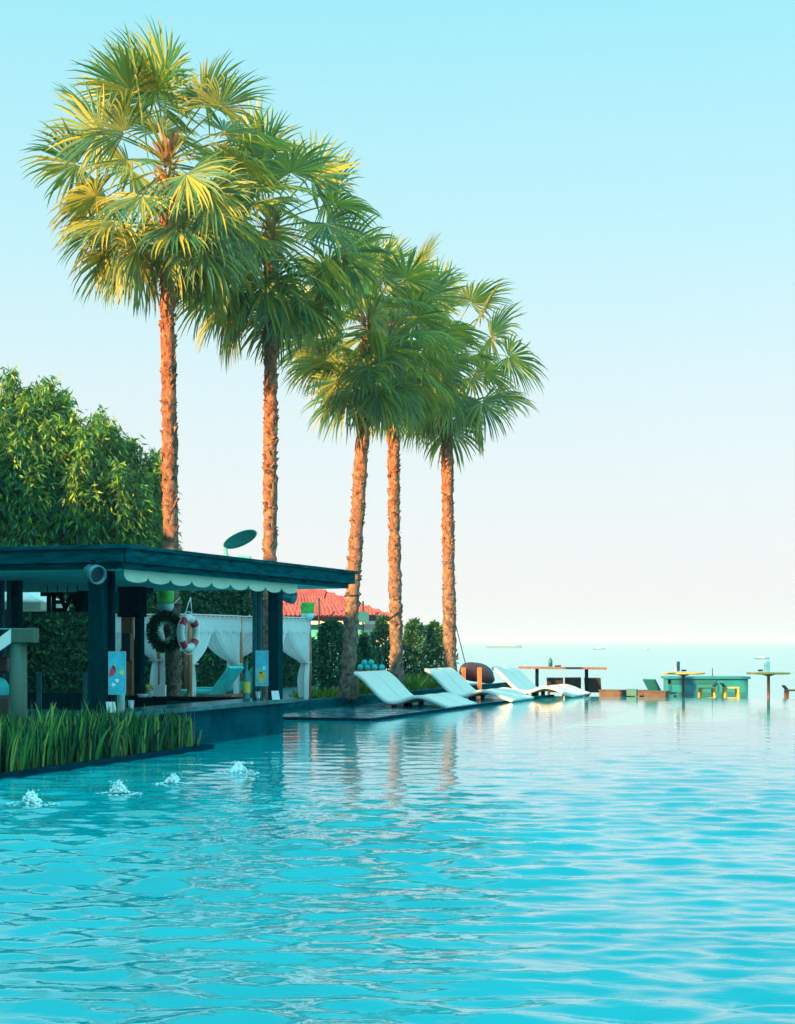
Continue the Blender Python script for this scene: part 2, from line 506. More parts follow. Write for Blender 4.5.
# wall of the vanishing edge, under the water line, and the low terrace behind it
mb = MB(); q1, q2 = e1 + U * .12, e2 + U * .12
mb.prism([(e1.x, e1.y), (e2.x, e2.y), (q2.x, q2.y), (q1.x, q1.y)], -1.2, -0.006)
tag(mb.build('pool_edge', M['stone_rim'], loc=(0, 0, 0)), kind='structure')
mb = MB(); q3, q4 = e2 + U * 8.2, e1 + U * 8.2
mb.prism([(q1.x, q1.y), (q2.x, q2.y), (q3.x, q3.y), (q4.x, q4.y)], -1.19, -.45)
tag(mb.build('lower_terrace', M['deck'], loc=(0, 0, 0)), kind='structure')
# raised terrace on the left (cabanas, palms)
DE = Vector((-2.04, 31.5, 0))
d0, d1 = DE - U * 5.4, DE + U * 16.6
mb = MB(); mb.prism([(d0.x, d0.y), (d1.x, d1.y), (-30, 48), (-30, 2), (-9.5, 2), (-4.95, 15.4)], -1.19, .15)
tag(mb.build('terrace', M['deck'], loc=(0, 0, 0)), kind='structure')
mb = MB(); mb.box((d0 + d1) / 2 + Vector((0, 0, -.4)), (11, .07, .6), U, A, bev=.015)
tag(mb.build('terrace_kerb', M['teal_timber'], loc=(0, 0, 0)), kind='structure')
# wet shelf the loungers stand on
K = Vector((-.48, 27.9, 0))
wet_m = water_mat('wet_shelf', (.0, .1, .14), 1.33, [(.6, 1, 10, 3.0, 2, .05), (.7, 1, -20, 9.0, 2, .012)], rough=.03, lighter=(.0, .22, .28))
kk = [K, K + U * 13.4, K + U * 13.4 + V * 2.6, K + V * 3.4]
mb = MB(); mb.prism([(p.x, p.y) for p in kk], -1.1, .03)
tag(mb.build('wet_shelf', wet_m, loc=(0, 0, 0)), kind='structure')
mb = MB()
mb.span(K + Vector((0, 0, -.02)), K + V * 3.4 + Vector((0, 0, -.02)), .06, .07, bev=.01)
mb.span(K + U * .07 + Vector((0, 0, -.022)), K + U * 13.4 + Vector((0, 0, -.022)), .055, .066, bev=.01)
tag(mb.build('shelf_kerb', M['stone_rim'], loc=(0, 0, 0)), kind='structure')

# ------------------------------------------------------------------ PALMS
def frond_mesh(out, o, az, el, plen, blen, nseg, droop, spread):
    """one fan leaf: petiole then pleated fan with split drooping tips. appends quads to out=(verts, faces)"""
    V_, F_ = out
    d = np.array([math.cos(az) * math.cos(el), math.sin(az) * math.cos(el), math.sin(el)])
    g = np.array([0, 0, -1.0])
    # petiole
    n = 5; p = np.array(o, float); dd = d.copy(); pts = [p.copy()]
    for i in range(n):
        dd = dd + g * (.045 + .05 * droop); dd /= np.linalg.norm(dd)
        p = p + dd * plen / n; pts.append(p.copy())
    side = np.cross(dd, [0, 0, 1.0])
    if np.linalg.norm(side) < .15:
        side = np.array([-math.sin(az), math.cos(az), 0])
    side /= np.linalg.norm(side)
    roll = random.gauss(0, .7)
    up = np.cross(side, dd)
    side, up = side * math.cos(roll) + up * math.sin(roll), up * math.cos(roll) - side * math.sin(roll)
    for i in range(n):
        b = len(V_); w = .022 * (1 - .45 * i / n)
        a_, c_ = pts[i], pts[i + 1]
        V_ += [a_ - side * w, a_ + side * w, c_ + side * w * .9, c_ - side * w * .9, a_ - up * w, a_ + up * w, c_ + up * w * .9, c_ - up * w * .9]
        F_ += [(b, b + 1, b + 2, b + 3), (b + 4, b + 5, b + 6, b + 7)]
    hub = pts[-1]
    tilt = random.uniform(-.4, .65)                    # blade tips back or forward against the petiole
    fwd = dd * math.cos(tilt) - up * math.sin(tilt)
    nrm = up * math.cos(tilt) + dd * math.sin(tilt)
    da = spread / nseg
    for s in range(nseg):
        a = -spread / 2 + da * (s + .5)
        prof = 1 - .22 * abs(a / (spread / 2)) ** 2
        L = blen * prof * random.uniform(.9, 1.08)
        dir0 = fwd * math.cos(a) + side * math.sin(a)
        lat = -fwd * math.sin(a) + side * math.cos(a)
        dirc = dir0 + nrm * .10 * math.cos(a)           # slight cup
        dirc /= np.linalg.norm(dirc)
        steps = [0.03, .25, .5, .66, .84, 1.0]
        pp = hub + dirc * L * steps[0]
        b = len(V_)
        dcur = dirc.copy()
        for i, st in enumerate(steps):
            if i:
                sag = droop * (0.04 if st < .6 else (.24 if st < .8 else .62)) * random.uniform(.2, 1.8)
                dcur = dcur + g * sag + lat * random.gauss(0, .015 if st < .5 else .08); dcur /= np.linalg.norm(dcur)
                pp = pp + dcur * L * (st - steps[i - 1])
            r = L * st
            if st <= .5:
                w = r * math.tan(da / 2) * 1.02
            else:
                w = L * .48 * math.tan(da / 2) * max(0, 1.0 - (st - .5) / .5) ** .75 + .001
            l2 = lat - dcur * np.dot(lat, dcur); l2 /= np.linalg.norm(l2)
            n2 = np.cross(dcur, l2)
            V_ += [pp - l2 * w - n2 * w * .55, pp + n2 * w * .35, pp + l2 * w - n2 * w * .55]
        for i in range(len(steps) - 1):
            k = b + i * 3
            F_ += [(k, k + 1, k + 4, k + 3), (k + 1, k + 2, k + 5, k + 4)]


def palm(base, top, r0, r1, nfr, plen, blen, seed, label, cable=None, bias=None):
    random.seed(seed)
    t = thing('palm_tree', label, 'palm tree', base, 'fan palms in a row along the pool')
    base, top = Vector(base), Vector(top)
    H = top.z - base.z
    mid = (base + top) / 2 + Vector((random.uniform(-.07, .07), 0, 0))
    mb = MB()
    n, m = 90, 18
    rows = []
    def axis(f):
        return base * (1 - f) ** 2 + mid * (2 * f * (1 - f)) + top * f * f
    ph = random.random() * 6
    for i in range(n + 1):
        f = i / n; c = axis(f)
        r = r0 * (1 - f) + r1 * f + .05 * max(0, 1 - f * 14) + .006 * math.sin(f * H * 5 + ph + 2 * math.sin(f * H * 1.7)) + random.gauss(0, .008)
        if f > .93:
            r += .05 * (f - .93) / .07
        rows.append([c + Vector((math.cos(2 * math.pi * k / m), math.sin(2 * math.pi * k / m), 0)) * (r + random.gauss(0, .013)) for k in range(m + 1)])
        rows[-1][-1] = rows[-1][0]
    mb.grid(rows)
    # broken leaf bases sticking out of the bark
    for i in range(int(H * 30)):
        f = random.random() ** .8 * .97 + .02
        c = axis(f); a = random.random() * 2 * math.pi
        rad = Vector((math.cos(a), math.sin(a), 0)); r = r0 * (1 - f) + r1 * f
        tan = Vector((-rad.y, rad.x, 0)); w = random.uniform(.015, .05) * random.choice((1, 1, 1.7)); h = random.uniform(.03, .13)
        p = c + rad * (r - .015)
        q = p + rad * random.uniform(.03, .065) + Vector((0, 0, h))
        mb.add([p - tan * w, p + tan * w, q + tan * w * .6, q - tan * w * .6, p + Vector((0, 0, h * .9)) - tan * w * .8, p + Vector((0, 0, h * .9)) + tan * w * .8],
               [(0, 1, 2, 3), (3, 2, 5, 4), (0, 3, 4), (1, 5, 2)])
    mb.build('trunk', M['bark'], t)
    # leaf-base boot under the crown
    vs, fs = [], []
    for i in range(170):
        a = random.random() * 2 * math.pi
        f = random.uniform(-.75, .8)
        p = np.array(top) + np.array([math.cos(a), math.sin(a), 0]) * r1 * .8 + np.array([0, 0, f])
        d = np.array([math.cos(a) * .5, math.sin(a) * .5, random.uniform(.35, 1.0)]); d /= np.linalg.norm(d)
        w = np.array([-math.sin(a), math.cos(a), 0]) * random.uniform(.015, .035); L = random.uniform(.15, .4)
        b = len(vs); vs += [p - w, p + w, p + d * L + w * .6, p + d * L - w * .6]; fs.append((b, b + 1, b + 2, b + 3))
    np_mesh('leaf_bases', np.array(vs), np.array(fs), M['dry'], t)
    out = ([], [])
    apex = top + Vector((0, 0, .75))
    for i in range(nfr):
        f = (i + .5) / nfr
        el = R(84) - R(150) * f ** .72
        az = i * 2.39996 + random.gauss(0, .2)
        if el > R(60):
            az = random.random() * 6.28
        o_ = np.array(apex) + np.array([math.cos(az), math.sin(az), 0]) * .1 + np.array([0, 0, -.75 * f])
        pl = plen * random.uniform(.85, 1.15) * (.85 if el > R(40) else 1.0)
        frond_mesh(out, o_, az, el, pl, blen * random.uniform(.82, 1.15), random.randint(36, 44), .22 + .5 * f, R(random.uniform(215, 270)))
    np_mesh('crown', np.array(out[0]), np.array(out[1]), M['palm_leaf'], t)
    if cable:
        mb = MB(); z0, z1, turns = cable
        pts = []
        for i in range(turns * 14 + 1):
            f = i / (turns * 14); z = z0 + (z1 - z0) * f + .05 * math.sin(f * 9)
            ff = (z - base.z) / H; c = axis(ff); r = r0 * (1 - ff) + r1 * ff + .03
            a = 2 * math.pi * turns * f
            pts.append(c + Vector((math.cos(a) * r, math.sin(a) * r, 0)))
        mb.tube(pts, .014, 6)
        mb.build('light_cable', M['cable'], t)
    return t


def ptop(px, py, d):
    return at(px, py, d)


def pbase(px, d, z=.15):
    p = at(px, 641, d); p.z = z
    return p


palm(pbase(174, 28), ptop(167, 190, 28), .14, .115, 46, 1.3, 1.12, 3, 'tallest palm, its wide crown in yellow sun, at the left end of the row', (1.9, 2.3, 2))
palm(pbase(269, 30.6), ptop(271, 252, 30.9), .14, .115, 46, 1.3, 1.12, 5, 'second palm of the row, trunk rising behind the satellite dish')
palm(pbase(347, 34.3), ptop(369, 347, 34.6), .155, .125, 40, 1.15, 1.08, 8, 'leaning palm in the middle of the row, trunk tilted to the right', (2.2, 2.7, 2))
palm(pbase(397, 37.8), ptop(393, 350, 38), .15, .125, 38, 1.15, 1.08, 13, 'upright palm behind the nearest pair of loungers, orange trunk', (1.75, 2.1, 1))
palm(pbase(451, 40.8), ptop(447, 370, 41), .165, .135, 34, 1.35, 1.15, 21, 'last palm of the row beside the open sea, grey lower trunk')
random.seed(70)

# ------------------------------------------------------------------ broadleaf trees on the left
def tree(base, spires, n_tw, seed, label, cat='tree', group='leafy trees behind the bar', leafL=.25, leafW=.06, name='leafy_tree', mat_='tree_leaf'):
    """a crown of pointed lobes hung with drooping leaves; spires: (x, y, ztop, radius, zbase)"""
    rng = np.random.default_rng(seed); random.seed(seed)
    t = thing(name, label, cat, base, group)
    base = Vector(base)
    mb = MB()
    hub = base + Vector((0, 0, 1.6))
    mb.tube([base, base + Vector((.05, 0, .8)), hub], [.2, .16, .14], 9)
    P, D = [], []
    sub = []
    for (x, y, zt, r, zb) in spires:
        sub.append((x, y, zt, r * .62, zb))
        for k in range(6):
            a = rng.random() * 6.283; q = r * rng.uniform(.45, .85)
            sub.append((x + math.cos(a) * q, y + math.sin(a) * q, zt - rng.uniform(.25, 1.5), r * rng.uniform(.3, .48), max(zb, zt - rng.uniform(2.2, 3.8))))
    for (x, y, zt, r, zb) in sub:
        mb.tube([hub, Vector((x * .7 + hub.x * .3, y * .7 + hub.y * .3, zb * .4 + zt * .1 + hub.z * .5)), Vector((x, y, zt - .5))], [.09, .06, .012], 6)
        n = int(n_tw * r * (zt - zb))
        h = rng.random(n) ** .9
        # bumpy outline: the radius swells in tiers
        ang = rng.random(n) * 2 * math.pi
        rr = r * np.clip(1.12 * (1 - h) ** .62, .04, 1) * (1 + .22 * np.sin(h * 17 + x * 3 + 2.0 * np.sin(ang * 2 + x)) + .12 * np.sin(ang * 5 + h * 9))
        rad = rr * (1 - .75 * rng.random(n) ** 2.4)
        p = np.stack([x + np.cos(ang) * rad, y + np.sin(ang) * rad, zb + h * (zt - zb) + rng.normal(0, .08, n)], 1)
        outw = np.stack([np.cos(ang), np.sin(ang), np.zeros(n)], 1)
        k = 9
        pp = np.repeat(p, k, 0) + rng.normal(0, .11, (n * k, 3)) * np.array([1, 1, 1.2])
        dd = np.repeat(outw, k, 0) * .55 + rng.normal(0, .42, (n * k, 3)) + np.array([0, 0, -.85])
        P.append(pp); D.append(unit(dd))
        # upright shoots at the tip
        tip = rng.random(60); s = np.stack([x + rng.normal(0, .13, 60) * (1.1 - tip) + .12 * tip * math.sin(x * 9), y + rng.normal(0, .13, 60) * (1.1 - tip), zt - .5 + tip * .62], 1)
        P.append(s); D.append(unit(rng.normal(0, .6, (60, 3)) + np.array([0, 0, -.25])))
    mb.build('trunk', M['wood_brown'], t)
    P, D = np.concatenate(P), np.concatenate(D)
    v, q = leaves(P, D, leafL * rng.uniform(.7, 1.3, len(P)), leafW * rng.uniform(.7, 1.3, len(P)))
    np_mesh('crown', v, q, M[mat_], t)
    return t


def spire(px, py, d, r, zb=1.2):
    p = at(px, py, d)
    return (p.x, p.y, p.z, r, zb)


tree(pbase(-4, 43, -1.2), [spire(10, 374, 43, 1.2), spire(-22, 385, 43.4, 1.3), spire(-4, 402, 42, 1.2), spire(26, 405, 42.4, 1.0), spire(-45, 395, 43, 1.4), spire(14, 440, 41.4, 1.1)], 58, 31,
     'leafy tree at the frame edge, tallest of the drooping trees behind the bar')
tree(pbase(56, 43.5, -1.2), [spire(47, 384, 43.5, .95), spire(65, 393, 44, .9), spire(36, 404, 43, .9), spire(56, 425, 42.3, 1.0), spire(76, 420, 43, .75), spire(38, 455, 41.8, .9)], 62, 32,
     'leafy tree with twin tips, second drooping tree counted from the frame edge')
tree(pbase(102, 43.5, -1.2), [spire(100, 412, 43.5, .85), spire(88, 432, 43, .8), spire(113, 430, 43.8, .8), spire(98, 455, 42.4, .95), spire(80, 458, 42.4, .8)], 62, 33,
     'lower leafy tree between the twin-tipped tree and the smallest one by the palm')
tree(pbase(140, 44, -1.2), [spire(134, 441, 44, .75), spire(118, 436, 43.4, .6), spire(150, 457, 44.3, .62), spire(141, 474, 43.2, .75), spire(122, 470, 42.8, .8), spire(158, 500, 43.6, .42)], 65, 34,
     'smallest leafy tree of the group, its crown ending beside the tallest palm trunk')

# unseen trees added left of the terrace to shade bar, cabanas, trunk feet and pool
def unseen_treeline():
    rng = np.random.default_rng(5)
    P, D = [], []
    for y in np.arange(-24, 41, 2.3):
        tall = y < 6.5; x = -14 - (1.2 if tall else 0); zt = rng.uniform(12.5, 14) if tall else rng.uniform(7.2, 8.4); n = 3600 if tall else 1700  # raised tall beside the camera to throw shade over the near pool
        h = rng.random(n); a = rng.random(n) * 6.283
        r = (2.3 if tall else 1.7) * np.sqrt(np.clip(1 - (h * 1.0) ** 3, .03, 1)) * (1 - .5 * rng.random(n) ** 2)
        P.append(np.stack([x + np.cos(a) * r, y + np.sin(a) * r, -1 + h * (zt + 1)], 1))
        D.append(unit(rng.normal(0, .6, (n, 3)) + np.array([0, 0, -.6])))
    P, D = np.concatenate(P), np.concatenate(D)
    v, q = leaves(P, D, .8 * rng.uniform(.7, 1.3, len(P)), .5 * rng.uniform(.7, 1.3, len(P)))
    tag(np_mesh('unseen_treeline', v, q, M['tree_leaf']), 'dense row of unseen trees added on the left to shade bar and pool', 'trees', kind='stuff')


unseen_treeline()

# ------------------------------------------------------------------ hedges, topiary, shrubs
def hedge(a, b, width, z0, z1, dens, label, name='hedge', L=.085, W=.06, rough=.08):
    a, b = Vector(a), Vector(b); d = (b - a); ln = d.length; d.normalize(); s = Vector((-d.y, d.x, 0))
    rng = np.random.default_rng(int(ln * 100))
    t = thing(name, label, 'hedge', Vector(((a.x + b.x) / 2, (a.y + b.y) / 2, z0)))
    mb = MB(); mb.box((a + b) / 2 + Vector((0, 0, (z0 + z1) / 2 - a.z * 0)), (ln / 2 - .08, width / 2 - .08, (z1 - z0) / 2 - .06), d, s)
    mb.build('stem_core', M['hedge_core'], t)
    P, N_ = [], []
    def face(n, fn, nrm):
        u_, w_ = rng.random(n), rng.random(n)
        P.append(np.array([fn(x, y) for x, y in zip(u_, w_)])); N_.append(np.tile(nrm, (n, 1)))
    hgt = z1 - z0
    for sg in (-1, 1):
        face(int(ln * hgt * dens * (1 if sg < 0 else .6)), lambda x, y: tuple(a + d * ln * x + s * (sg * width / 2) + Vector((0, 0, z0 + hgt * y))), np.array(s) * sg)
    for e, sg in ((a, -1), (b, 1)):
        face(int(width * hgt * dens), lambda x, y: tuple(e + s * width * (x - .5) + Vector((0, 0, z0 + hgt * y))), np.array(d) * sg)
    face(int(ln * width * dens), lambda x, y: tuple(a + d * ln * x + s * width * (y - .5) + Vector((0, 0, z1))), np.array([0, 0, 1.0]))
    P, N_ = np.concatenate(P), np.concatenate(N_)
    lump = .5 * np.sin(P[:, 0] * 5.1 + P[:, 2] * 3.7) + .5 * np.sin(P[:, 1] * 4.3 - P[:, 2] * 5.9)
    P = P + N_ * (rng.normal(0, rough * .6, (len(P), 1)) + rough * .5 * lump[:, None])
    D = unit(N_ * .7 + rng.normal(0, .6, P.shape) + np.array([0, 0, -.2]))
    v, q = leaves(P, D, L * rng.uniform(.7, 1.4, len(P)), W * rng.uniform(.7, 1.4, len(P)))
    np_mesh('foliage', v, q, M['hedge_leaf'], t)
    return t


def hp(D_):            # a point on the line of the hedge
    return Vector((-6.67 + .348 * (D_ - 32.55), D_, 0))


hedge(hp(30.4) + V * .4, hp(41) + V * .4, .8, .15, 3.15, 900, 'tall clipped green hedge behind the white curtains')
hedge(hp(41.1) + V * .35, hp(45.2) + V * .35, .7, .15, 1.42, 900, 'low dark hedge behind the curtain at the far end of the bar')


def bush(base, r, h, n, seed, label, shape='round', L=.09, W=.05, mt='shrub_leaf', name='shrub', cat='shrub', group=None, open_=0.):
    rng = np.random.default_rng(seed); random.seed(seed)
    t = thing(name, label, cat, base, group); base = Vector(base)
    mb = MB()
    for k in range(4):
        a = k * 1.6 + seed
        mb.tube([base, base + Vector((math.cos(a) * r * .25, math.sin(a) * r * .25, h * .4)), base + Vector((math.cos(a) * r * .4, math.sin(a) * r * .4, h * .8))], [.025, .018, .006], 5)
    mb.build('stem', M['wood_brown'], t)
    hh = rng.random(n); a = rng.random(n) * 6.283
    if shape == 'round':
        rr = r * np.clip(1 - np.clip((hh - .75) / .25, 0, 1) ** 2.2, 0, 1) ** .5 * np.clip(.75 + hh, 0, 1)
        rr = rr * (1 - .25 * rng.random(n) ** 2)
    else:
        rr = r * np.clip(1.25 * (1 - hh) ** .55, .05, 1) * (1 + .3 * np.sin(hh * 14 + 2 * np.sin(a * 2 + seed)) + .2 * np.sin(a * 4 + seed)) * (1 - .8 * rng.random(n) ** 1.5)
    P = np.stack([base.x + np.cos(a) * rr, base.y + np.sin(a) * rr, base.z + .05 + hh * h], 1) + rng.normal(0, .02, (n, 3))
    D = unit(np.stack([np.cos(a), np.sin(a), np.zeros(n)], 1) * .6 + rng.normal(0, .55, (n, 3)) + np.array([0, 0, .25 if shape != 'round' else -.1]))
    v, q = leaves(P, D, L * rng.uniform(.7, 1.4, n), W * rng.uniform(.7, 1.4, n))
    np_mesh('foliage', v, q, M[mt], t)
    return t


bush(pbase(332, 38.5), .29, 1.68, 4800, 41, 'round-topped clipped column shrub beside the leaning palm trunk', mt='hedge_leaf', name='topiary', cat='shrub')
bush(pbase(364, 42), .3, 1.35, 3400, 42, 'dark narrow shrub between the leaning palm and the upright palm', 'loose', mt='hedge_leaf')
bush(pbase(382, 44), .45, 1.85, 3800, 43, 'loose green shrub showing to the left of the upright palm trunk', 'loose')
bush(pbase(414, 44), .5, 1.75, 4200, 44, 'leafy shrub just right of the upright palm trunk', 'loose')
bush(pbase(434, 44.5), .5, 1.7, 4200, 45, 'leafy shrub just left of the last palm trunk', 'loose')


def tuft(base, r, h, n, seed, label, mt='grassy_leaf', group='low yellow-green plants at the palm feet'):
    rng = np.random.default_rng(seed)
    base = np.array(base)
    a = rng.random(n) * 6.283; r_ = r * np.sqrt(rng.random(n))
    P = np.stack([base[0] + np.cos(a) * r_, base[1] + np.sin(a) * r_, np.full(n, base[2])], 1)
    D = unit(np.stack([np.cos(a) * .4, np.sin(a) * .4, np.ones(n)], 1) + rng.normal(0, .3, (n, 3)))
    v, q = leaves(P, D, h * rng.uniform(.5, 1.1, n), .045 * rng.uniform(.7, 1.4, n))
    return tag(np_mesh('low_plant', v, q, M[mt], loc=base), label, 'plant', group)


tuft(pbase(306, 34.8), .3, .22, 120, 1, 'low yellow-green plant beside the tied curtain foot')
tuft(pbase(325, 34.9), .35, .3, 150, 2, 'low yellow-green plant in front of the clipped column shrub')
tuft(pbase(364, 37), .4, .45, 220, 3, 'yellow-green plant right beside the foot of the leaning palm')
tuft(pbase(402, 40), .4, .5, 240, 4, 'bushy yellow-green plant at the foot of the upright palm')
tuft(pbase(425, 41.5), .45, .42, 240, 5, 'yellow-green plant in front of the leafy shrubs by the last palm')
tuft(pbase(186, 28.6), .2, .35, 70, 6, 'small yellow-green plant at the foot of the tallest palm')
tuft(pbase(195, 28.9), .2, .28, 70, 7, 'small yellow-green plant just right of the foot of the tallest palm')

# ------------------------------------------------------------------ red-roofed house
def house():
    D0 = 60
    c = at(335, 641, D0); c.z = -1.2
    t = thing('house', 'house with red tiled roof and teal wall behind the palms', 'house', c)
    e_l, e_r = at(262, 619, D0), at(392, 620, D0)          # eave line
    zt = e_r.z
    mb = MB(); x0, x1 = at(262, 0, D0).x, at(361, 0, D0).x
    mb.box(((x0 + x1) / 2, D0 + 2.5, (zt - 1.2) / 2), ((x1 - x0) / 2, 2.1, (zt + 1.2) / 2)); mb.build('wall', M['house_wall'], t)
    mb = MB(); x2 = at(395, 0, D0).x
    mb.box(((x1 + x2) / 2 + .01, D0 + 2.8, (zt - 1.22) / 2), ((x2 - x1) / 2, 1.9, (zt + 1.18) / 2)); mb.build('side_wall', M['house_white'], t)
    # tiled roof: hip slope with real tile rows, its ridge falling towards the sea
    ridge_a, ridge_b = at(262, 580, D0 + 3), at(318, 591, D0 + 3)
    rows = []
    nr, nc = 9, 90
    for i in range(nr * 2 + 1):
        f = i / (nr * 2)
        la = e_l.lerp(ridge_a, f) + Vector((0, -.3 * (1 - f), 0)); rb = (e_r + Vector((.25, 0, 0))).lerp(ridge_b, f) + Vector((0, -.3 * (1 - f), 0))
        step = .13 if i % 2 == 0 else -.0
        row = []
        for k in range(nc + 1):
            p = la.lerp(rb, k / nc)
            row.append(p + Vector((0, -.02, .05 * abs(math.sin(k * math.pi / 2.0 / 1.5)) + step)))
        rows.append(row)
    mb = MB(); mb.grid(rows, smooth=False)
    # back and end slopes
    bl, br_ = Vector((e_l.x, D0 + 6.2, zt)), Vector((e_r.x + .25, D0 + 6.2, zt))
    mb.add([ridge_a, ridge_b, br_, bl], [(0, 1, 2, 3)]); er = e_r + Vector((.25, -.3, 0))
    mb.add([er, br_, ridge_b], [(0, 1, 2)])
    mb.build('roof', M['roof_tiles'], t)
    mb = MB(); mb.span(ridge_a, ridge_b, .1, .07); mb.span(ridge_b, er, .1, .07); mb.build('ridge_tiles', M['roof_tiles'], t)
    mb = MB(); mb.box(((x0 + x2) / 2, D0 + .05, zt - .1), ((x2 - x0) / 2 + .1, .04, .06)); mb.build('gutter', M['white_paint'], t)
    # window of the white part with shutters, door of the teal part
    mb = MB(); wx = at(378, 0, D0).x; mb.box((wx, D0 + .86, .75), (.32, .03, .5)); w = mb.build('window', M['white_paint'], t)
    mb = MB(); mb.box((wx, D0 + .82, .75), (.27, .02, .44)); mb.build('pane', M['kiosk_dark'], w)
    for px, h in ((319, 598), (363, 601)):
        p = at(px, h, D0 - .5)
        mb = MB(); mb.tube([Vector((p.x, p.y, zt - .5)), p], .035, 6); mb.build('mast', M['cable'], t)
    mb = MB(); p = at(363, 617, D0 - .4); mb.box(p, (.22, .16, .2)); mb.box(p + Vector((.2, 0, -.55)), (.3, .12, .05)); mb.build('wall_unit', M['kiosk_dark'], t)


house()

# ------------------------------------------------------------------ POOL BAR
def bar():
    t = thing('pool_bar', 'dark teal swim-up bar with flat roof and stone counter', 'bar', uv(2.8, 2.5, 0))
    S1, T1 = 7.65, 6.4
    def slab(s0, s1, t0, t1, z0, z1, name, m, par=t):
        b = MB(); b.box(uv((s0 + s1) / 2, (t0 + t1) / 2, (z0 + z1) / 2), ((s1 - s0) / 2, (t1 - t0) / 2, (z1 - z0) / 2), U, V, bev=.008)
        return b.build(name, m, par)
    roof = slab(.05, S1 - .05, .05, T1 - .05, 2.30, 2.50, 'roof', M['teal_timber'])
    b = MB()                                             # lip and lower fascia board, one trim
    for (o_, z0, z1, th) in ((-.03, 2.497, 2.545, .06), (.0, 2.335, 2.494, .045), (.09, 2.262, 2.333, .05)):
        b.span(uv(o_ - th / 2, o_, (z0 + z1) / 2), uv(o_ - th / 2, T1, (z0 + z1) / 2), th / 2, (z1 - z0) / 2, bev=.006)
        b.span(uv(o_, o_ - th / 2, (z0 + z1) / 2), uv(S1 - o_, o_ - th / 2, (z0 + z1) / 2), th / 2, (z1 - z0) / 2, bev=.006)
        b.span(uv(S1 - o_ + th / 2, o_, (z0 + z1) / 2), uv(S1 - o_ + th / 2, T1, (z0 + z1) / 2), th / 2, (z1 - z0) / 2, bev=.006)
    b.build('fascia', M['teal_timber'], roof)
    slab(-.02, S1 + .02, -.02, T1, 2.5, 2.53, 'roof_deck', M['dark_timber'], roof)
    slab(.2, S1 - .1, .2, T1 - .1, 2.255, 2.298, 'ceiling', M['ceiling'])
    # scalloped valance along the pool side and a plain one along the front
    b = MB(); n = 9; w = .6
    rows = [[], []]
    for k in range(n * 12 + 1):
        s = .32 + k * w / 12
        ph = (k % 12) / 12
        drop = .10 + .075 * math.sqrt(max(0, 1 - (2 * ph - 1) ** 2))
        rows[0].append(uv(s, .17, 2.27)); rows[1].append(uv(s, .17 + .006 * math.sin(k), 2.29 - drop))
    b.grid(rows, smooth=False); b.build('valance', M['valance'], t, solid=.006)
    # columns: post, slats, collar
    def column(s, tt, dx, z0, main, slats, collar, extra=None):
        b = MB(); b.box(uv(s, tt, (z0 + 2.26) / 2), (main / 2, main / 2, (2.26 - z0) / 2), U, V, bev=.006)
        c = b.build('column', M['post_timber'], t)
        for (ds, dt) in slats:
            b = MB(); b.box(uv(s + ds, tt + dt, (z0 + 2.255) / 2), (.02, .03, (2.255 - z0) / 2), U, V, bev=.004); b.build('slat', M['slat'], c)
        if collar:
            ds, dt = collar; b = MB()
            b.box(uv(s + ds, tt + dt + .052, 1.885), (.06, .05, .125), U, V, bev=.005); b.box(uv(s + ds, tt + dt - .052, 1.885), (.06, .05, .125), U, V, bev=.005)
            b.build('collar', M['post_timber'], c)
        if extra:
            ds, dt, hw = extra; b = MB(); b.box(uv(s + ds, tt + dt, (z0 + 2.25) / 2), (hw, hw, (2.25 - z0) / 2), U, V, bev=.005); b.build('post_or_shade_strip', M['dark_timber'], c)
        return c
    column(.344, .53, 0, .53, .19, ((.36, .105), (.36, .02)), (.36, .06), (.07, -.135, .034))  # extra here: added dark strip imitating the shaded right face of the post
    # second column stands towards the far end of the counter
    q = at(275.5, 641, 23.9); rel = q - P0; s2, t2 = rel.dot(U), rel.dot(V)
    column(s2, t2, 0, .53, .17, ((-.2, .25), (-.2, .165)), None, (0, .27, .045))
    q = at(17, 641, 22.6); rel = q - P0; s3, t3 = rel.dot(U), rel.dot(V)
    column(s3, t3, 0, .1, .12, ((0, .13), (0, .05 + .19)), None, (.0, .33, .07))
    q = at(139.5, 641, 25.6); rel = q - P0; s4, t4 = rel.dot(U), rel.dot(V)
    column(s4, t4, 0, .1, .12, (), None, None)
    # orange timber panel beside the rear post, beam over it
    q = at(127.5, 641, 25.5); rel = q - P0; b = MB()
    b.box(uv(rel.dot(U), rel.dot(V), 1.2), (.03, .1, .66), U, V, bev=.006); b.build('wood_panel', M['wood_orange'], t)
    q = at(132, 600, 25.3); rel = q - P0; b = MB()
    b.box(uv(rel.dot(U), rel.dot(V), 2.02), (.12, .2, .24), U, V, bev=.006); b.build('beam_box', M['dark_timber'], t)
    # bar wall, counter, back counter
    b = MB(); b.box(uv(3.0, .41, -.27), (2.5, .1, .735), U, V, bev=.006); b.box(uv(.6, 1.85, -.27), (.1, 1.33, .735), U, V, bev=.006); b.box(uv(5.4, 1.35, -.27), (.098, .84, .733), U, V, bev=.006)
    b.build('bar_wall', M['bar_wall'], t)
    b = MB(); b.box(uv(3.05, .52, .498), (2.68, .34, .032), U, V, bev=.008); b.box(uv(.66, 2.1, .496), (.3, 1.23, .03), U, V, bev=.008); b.build('counter', M['counter'], t)
    b = MB(); b.box(uv(6.0, 2.55, .34), (.26, 1.7, .17), U, V, bev=.006); b.build('back_counter', M['dark_timber'], t)
    b = MB(); b.box(uv(5.0, 4.05, .46), (.22, 1.1, .12), U, V, bev=.006); b.build('low_wall', M['bar_wall'], t)
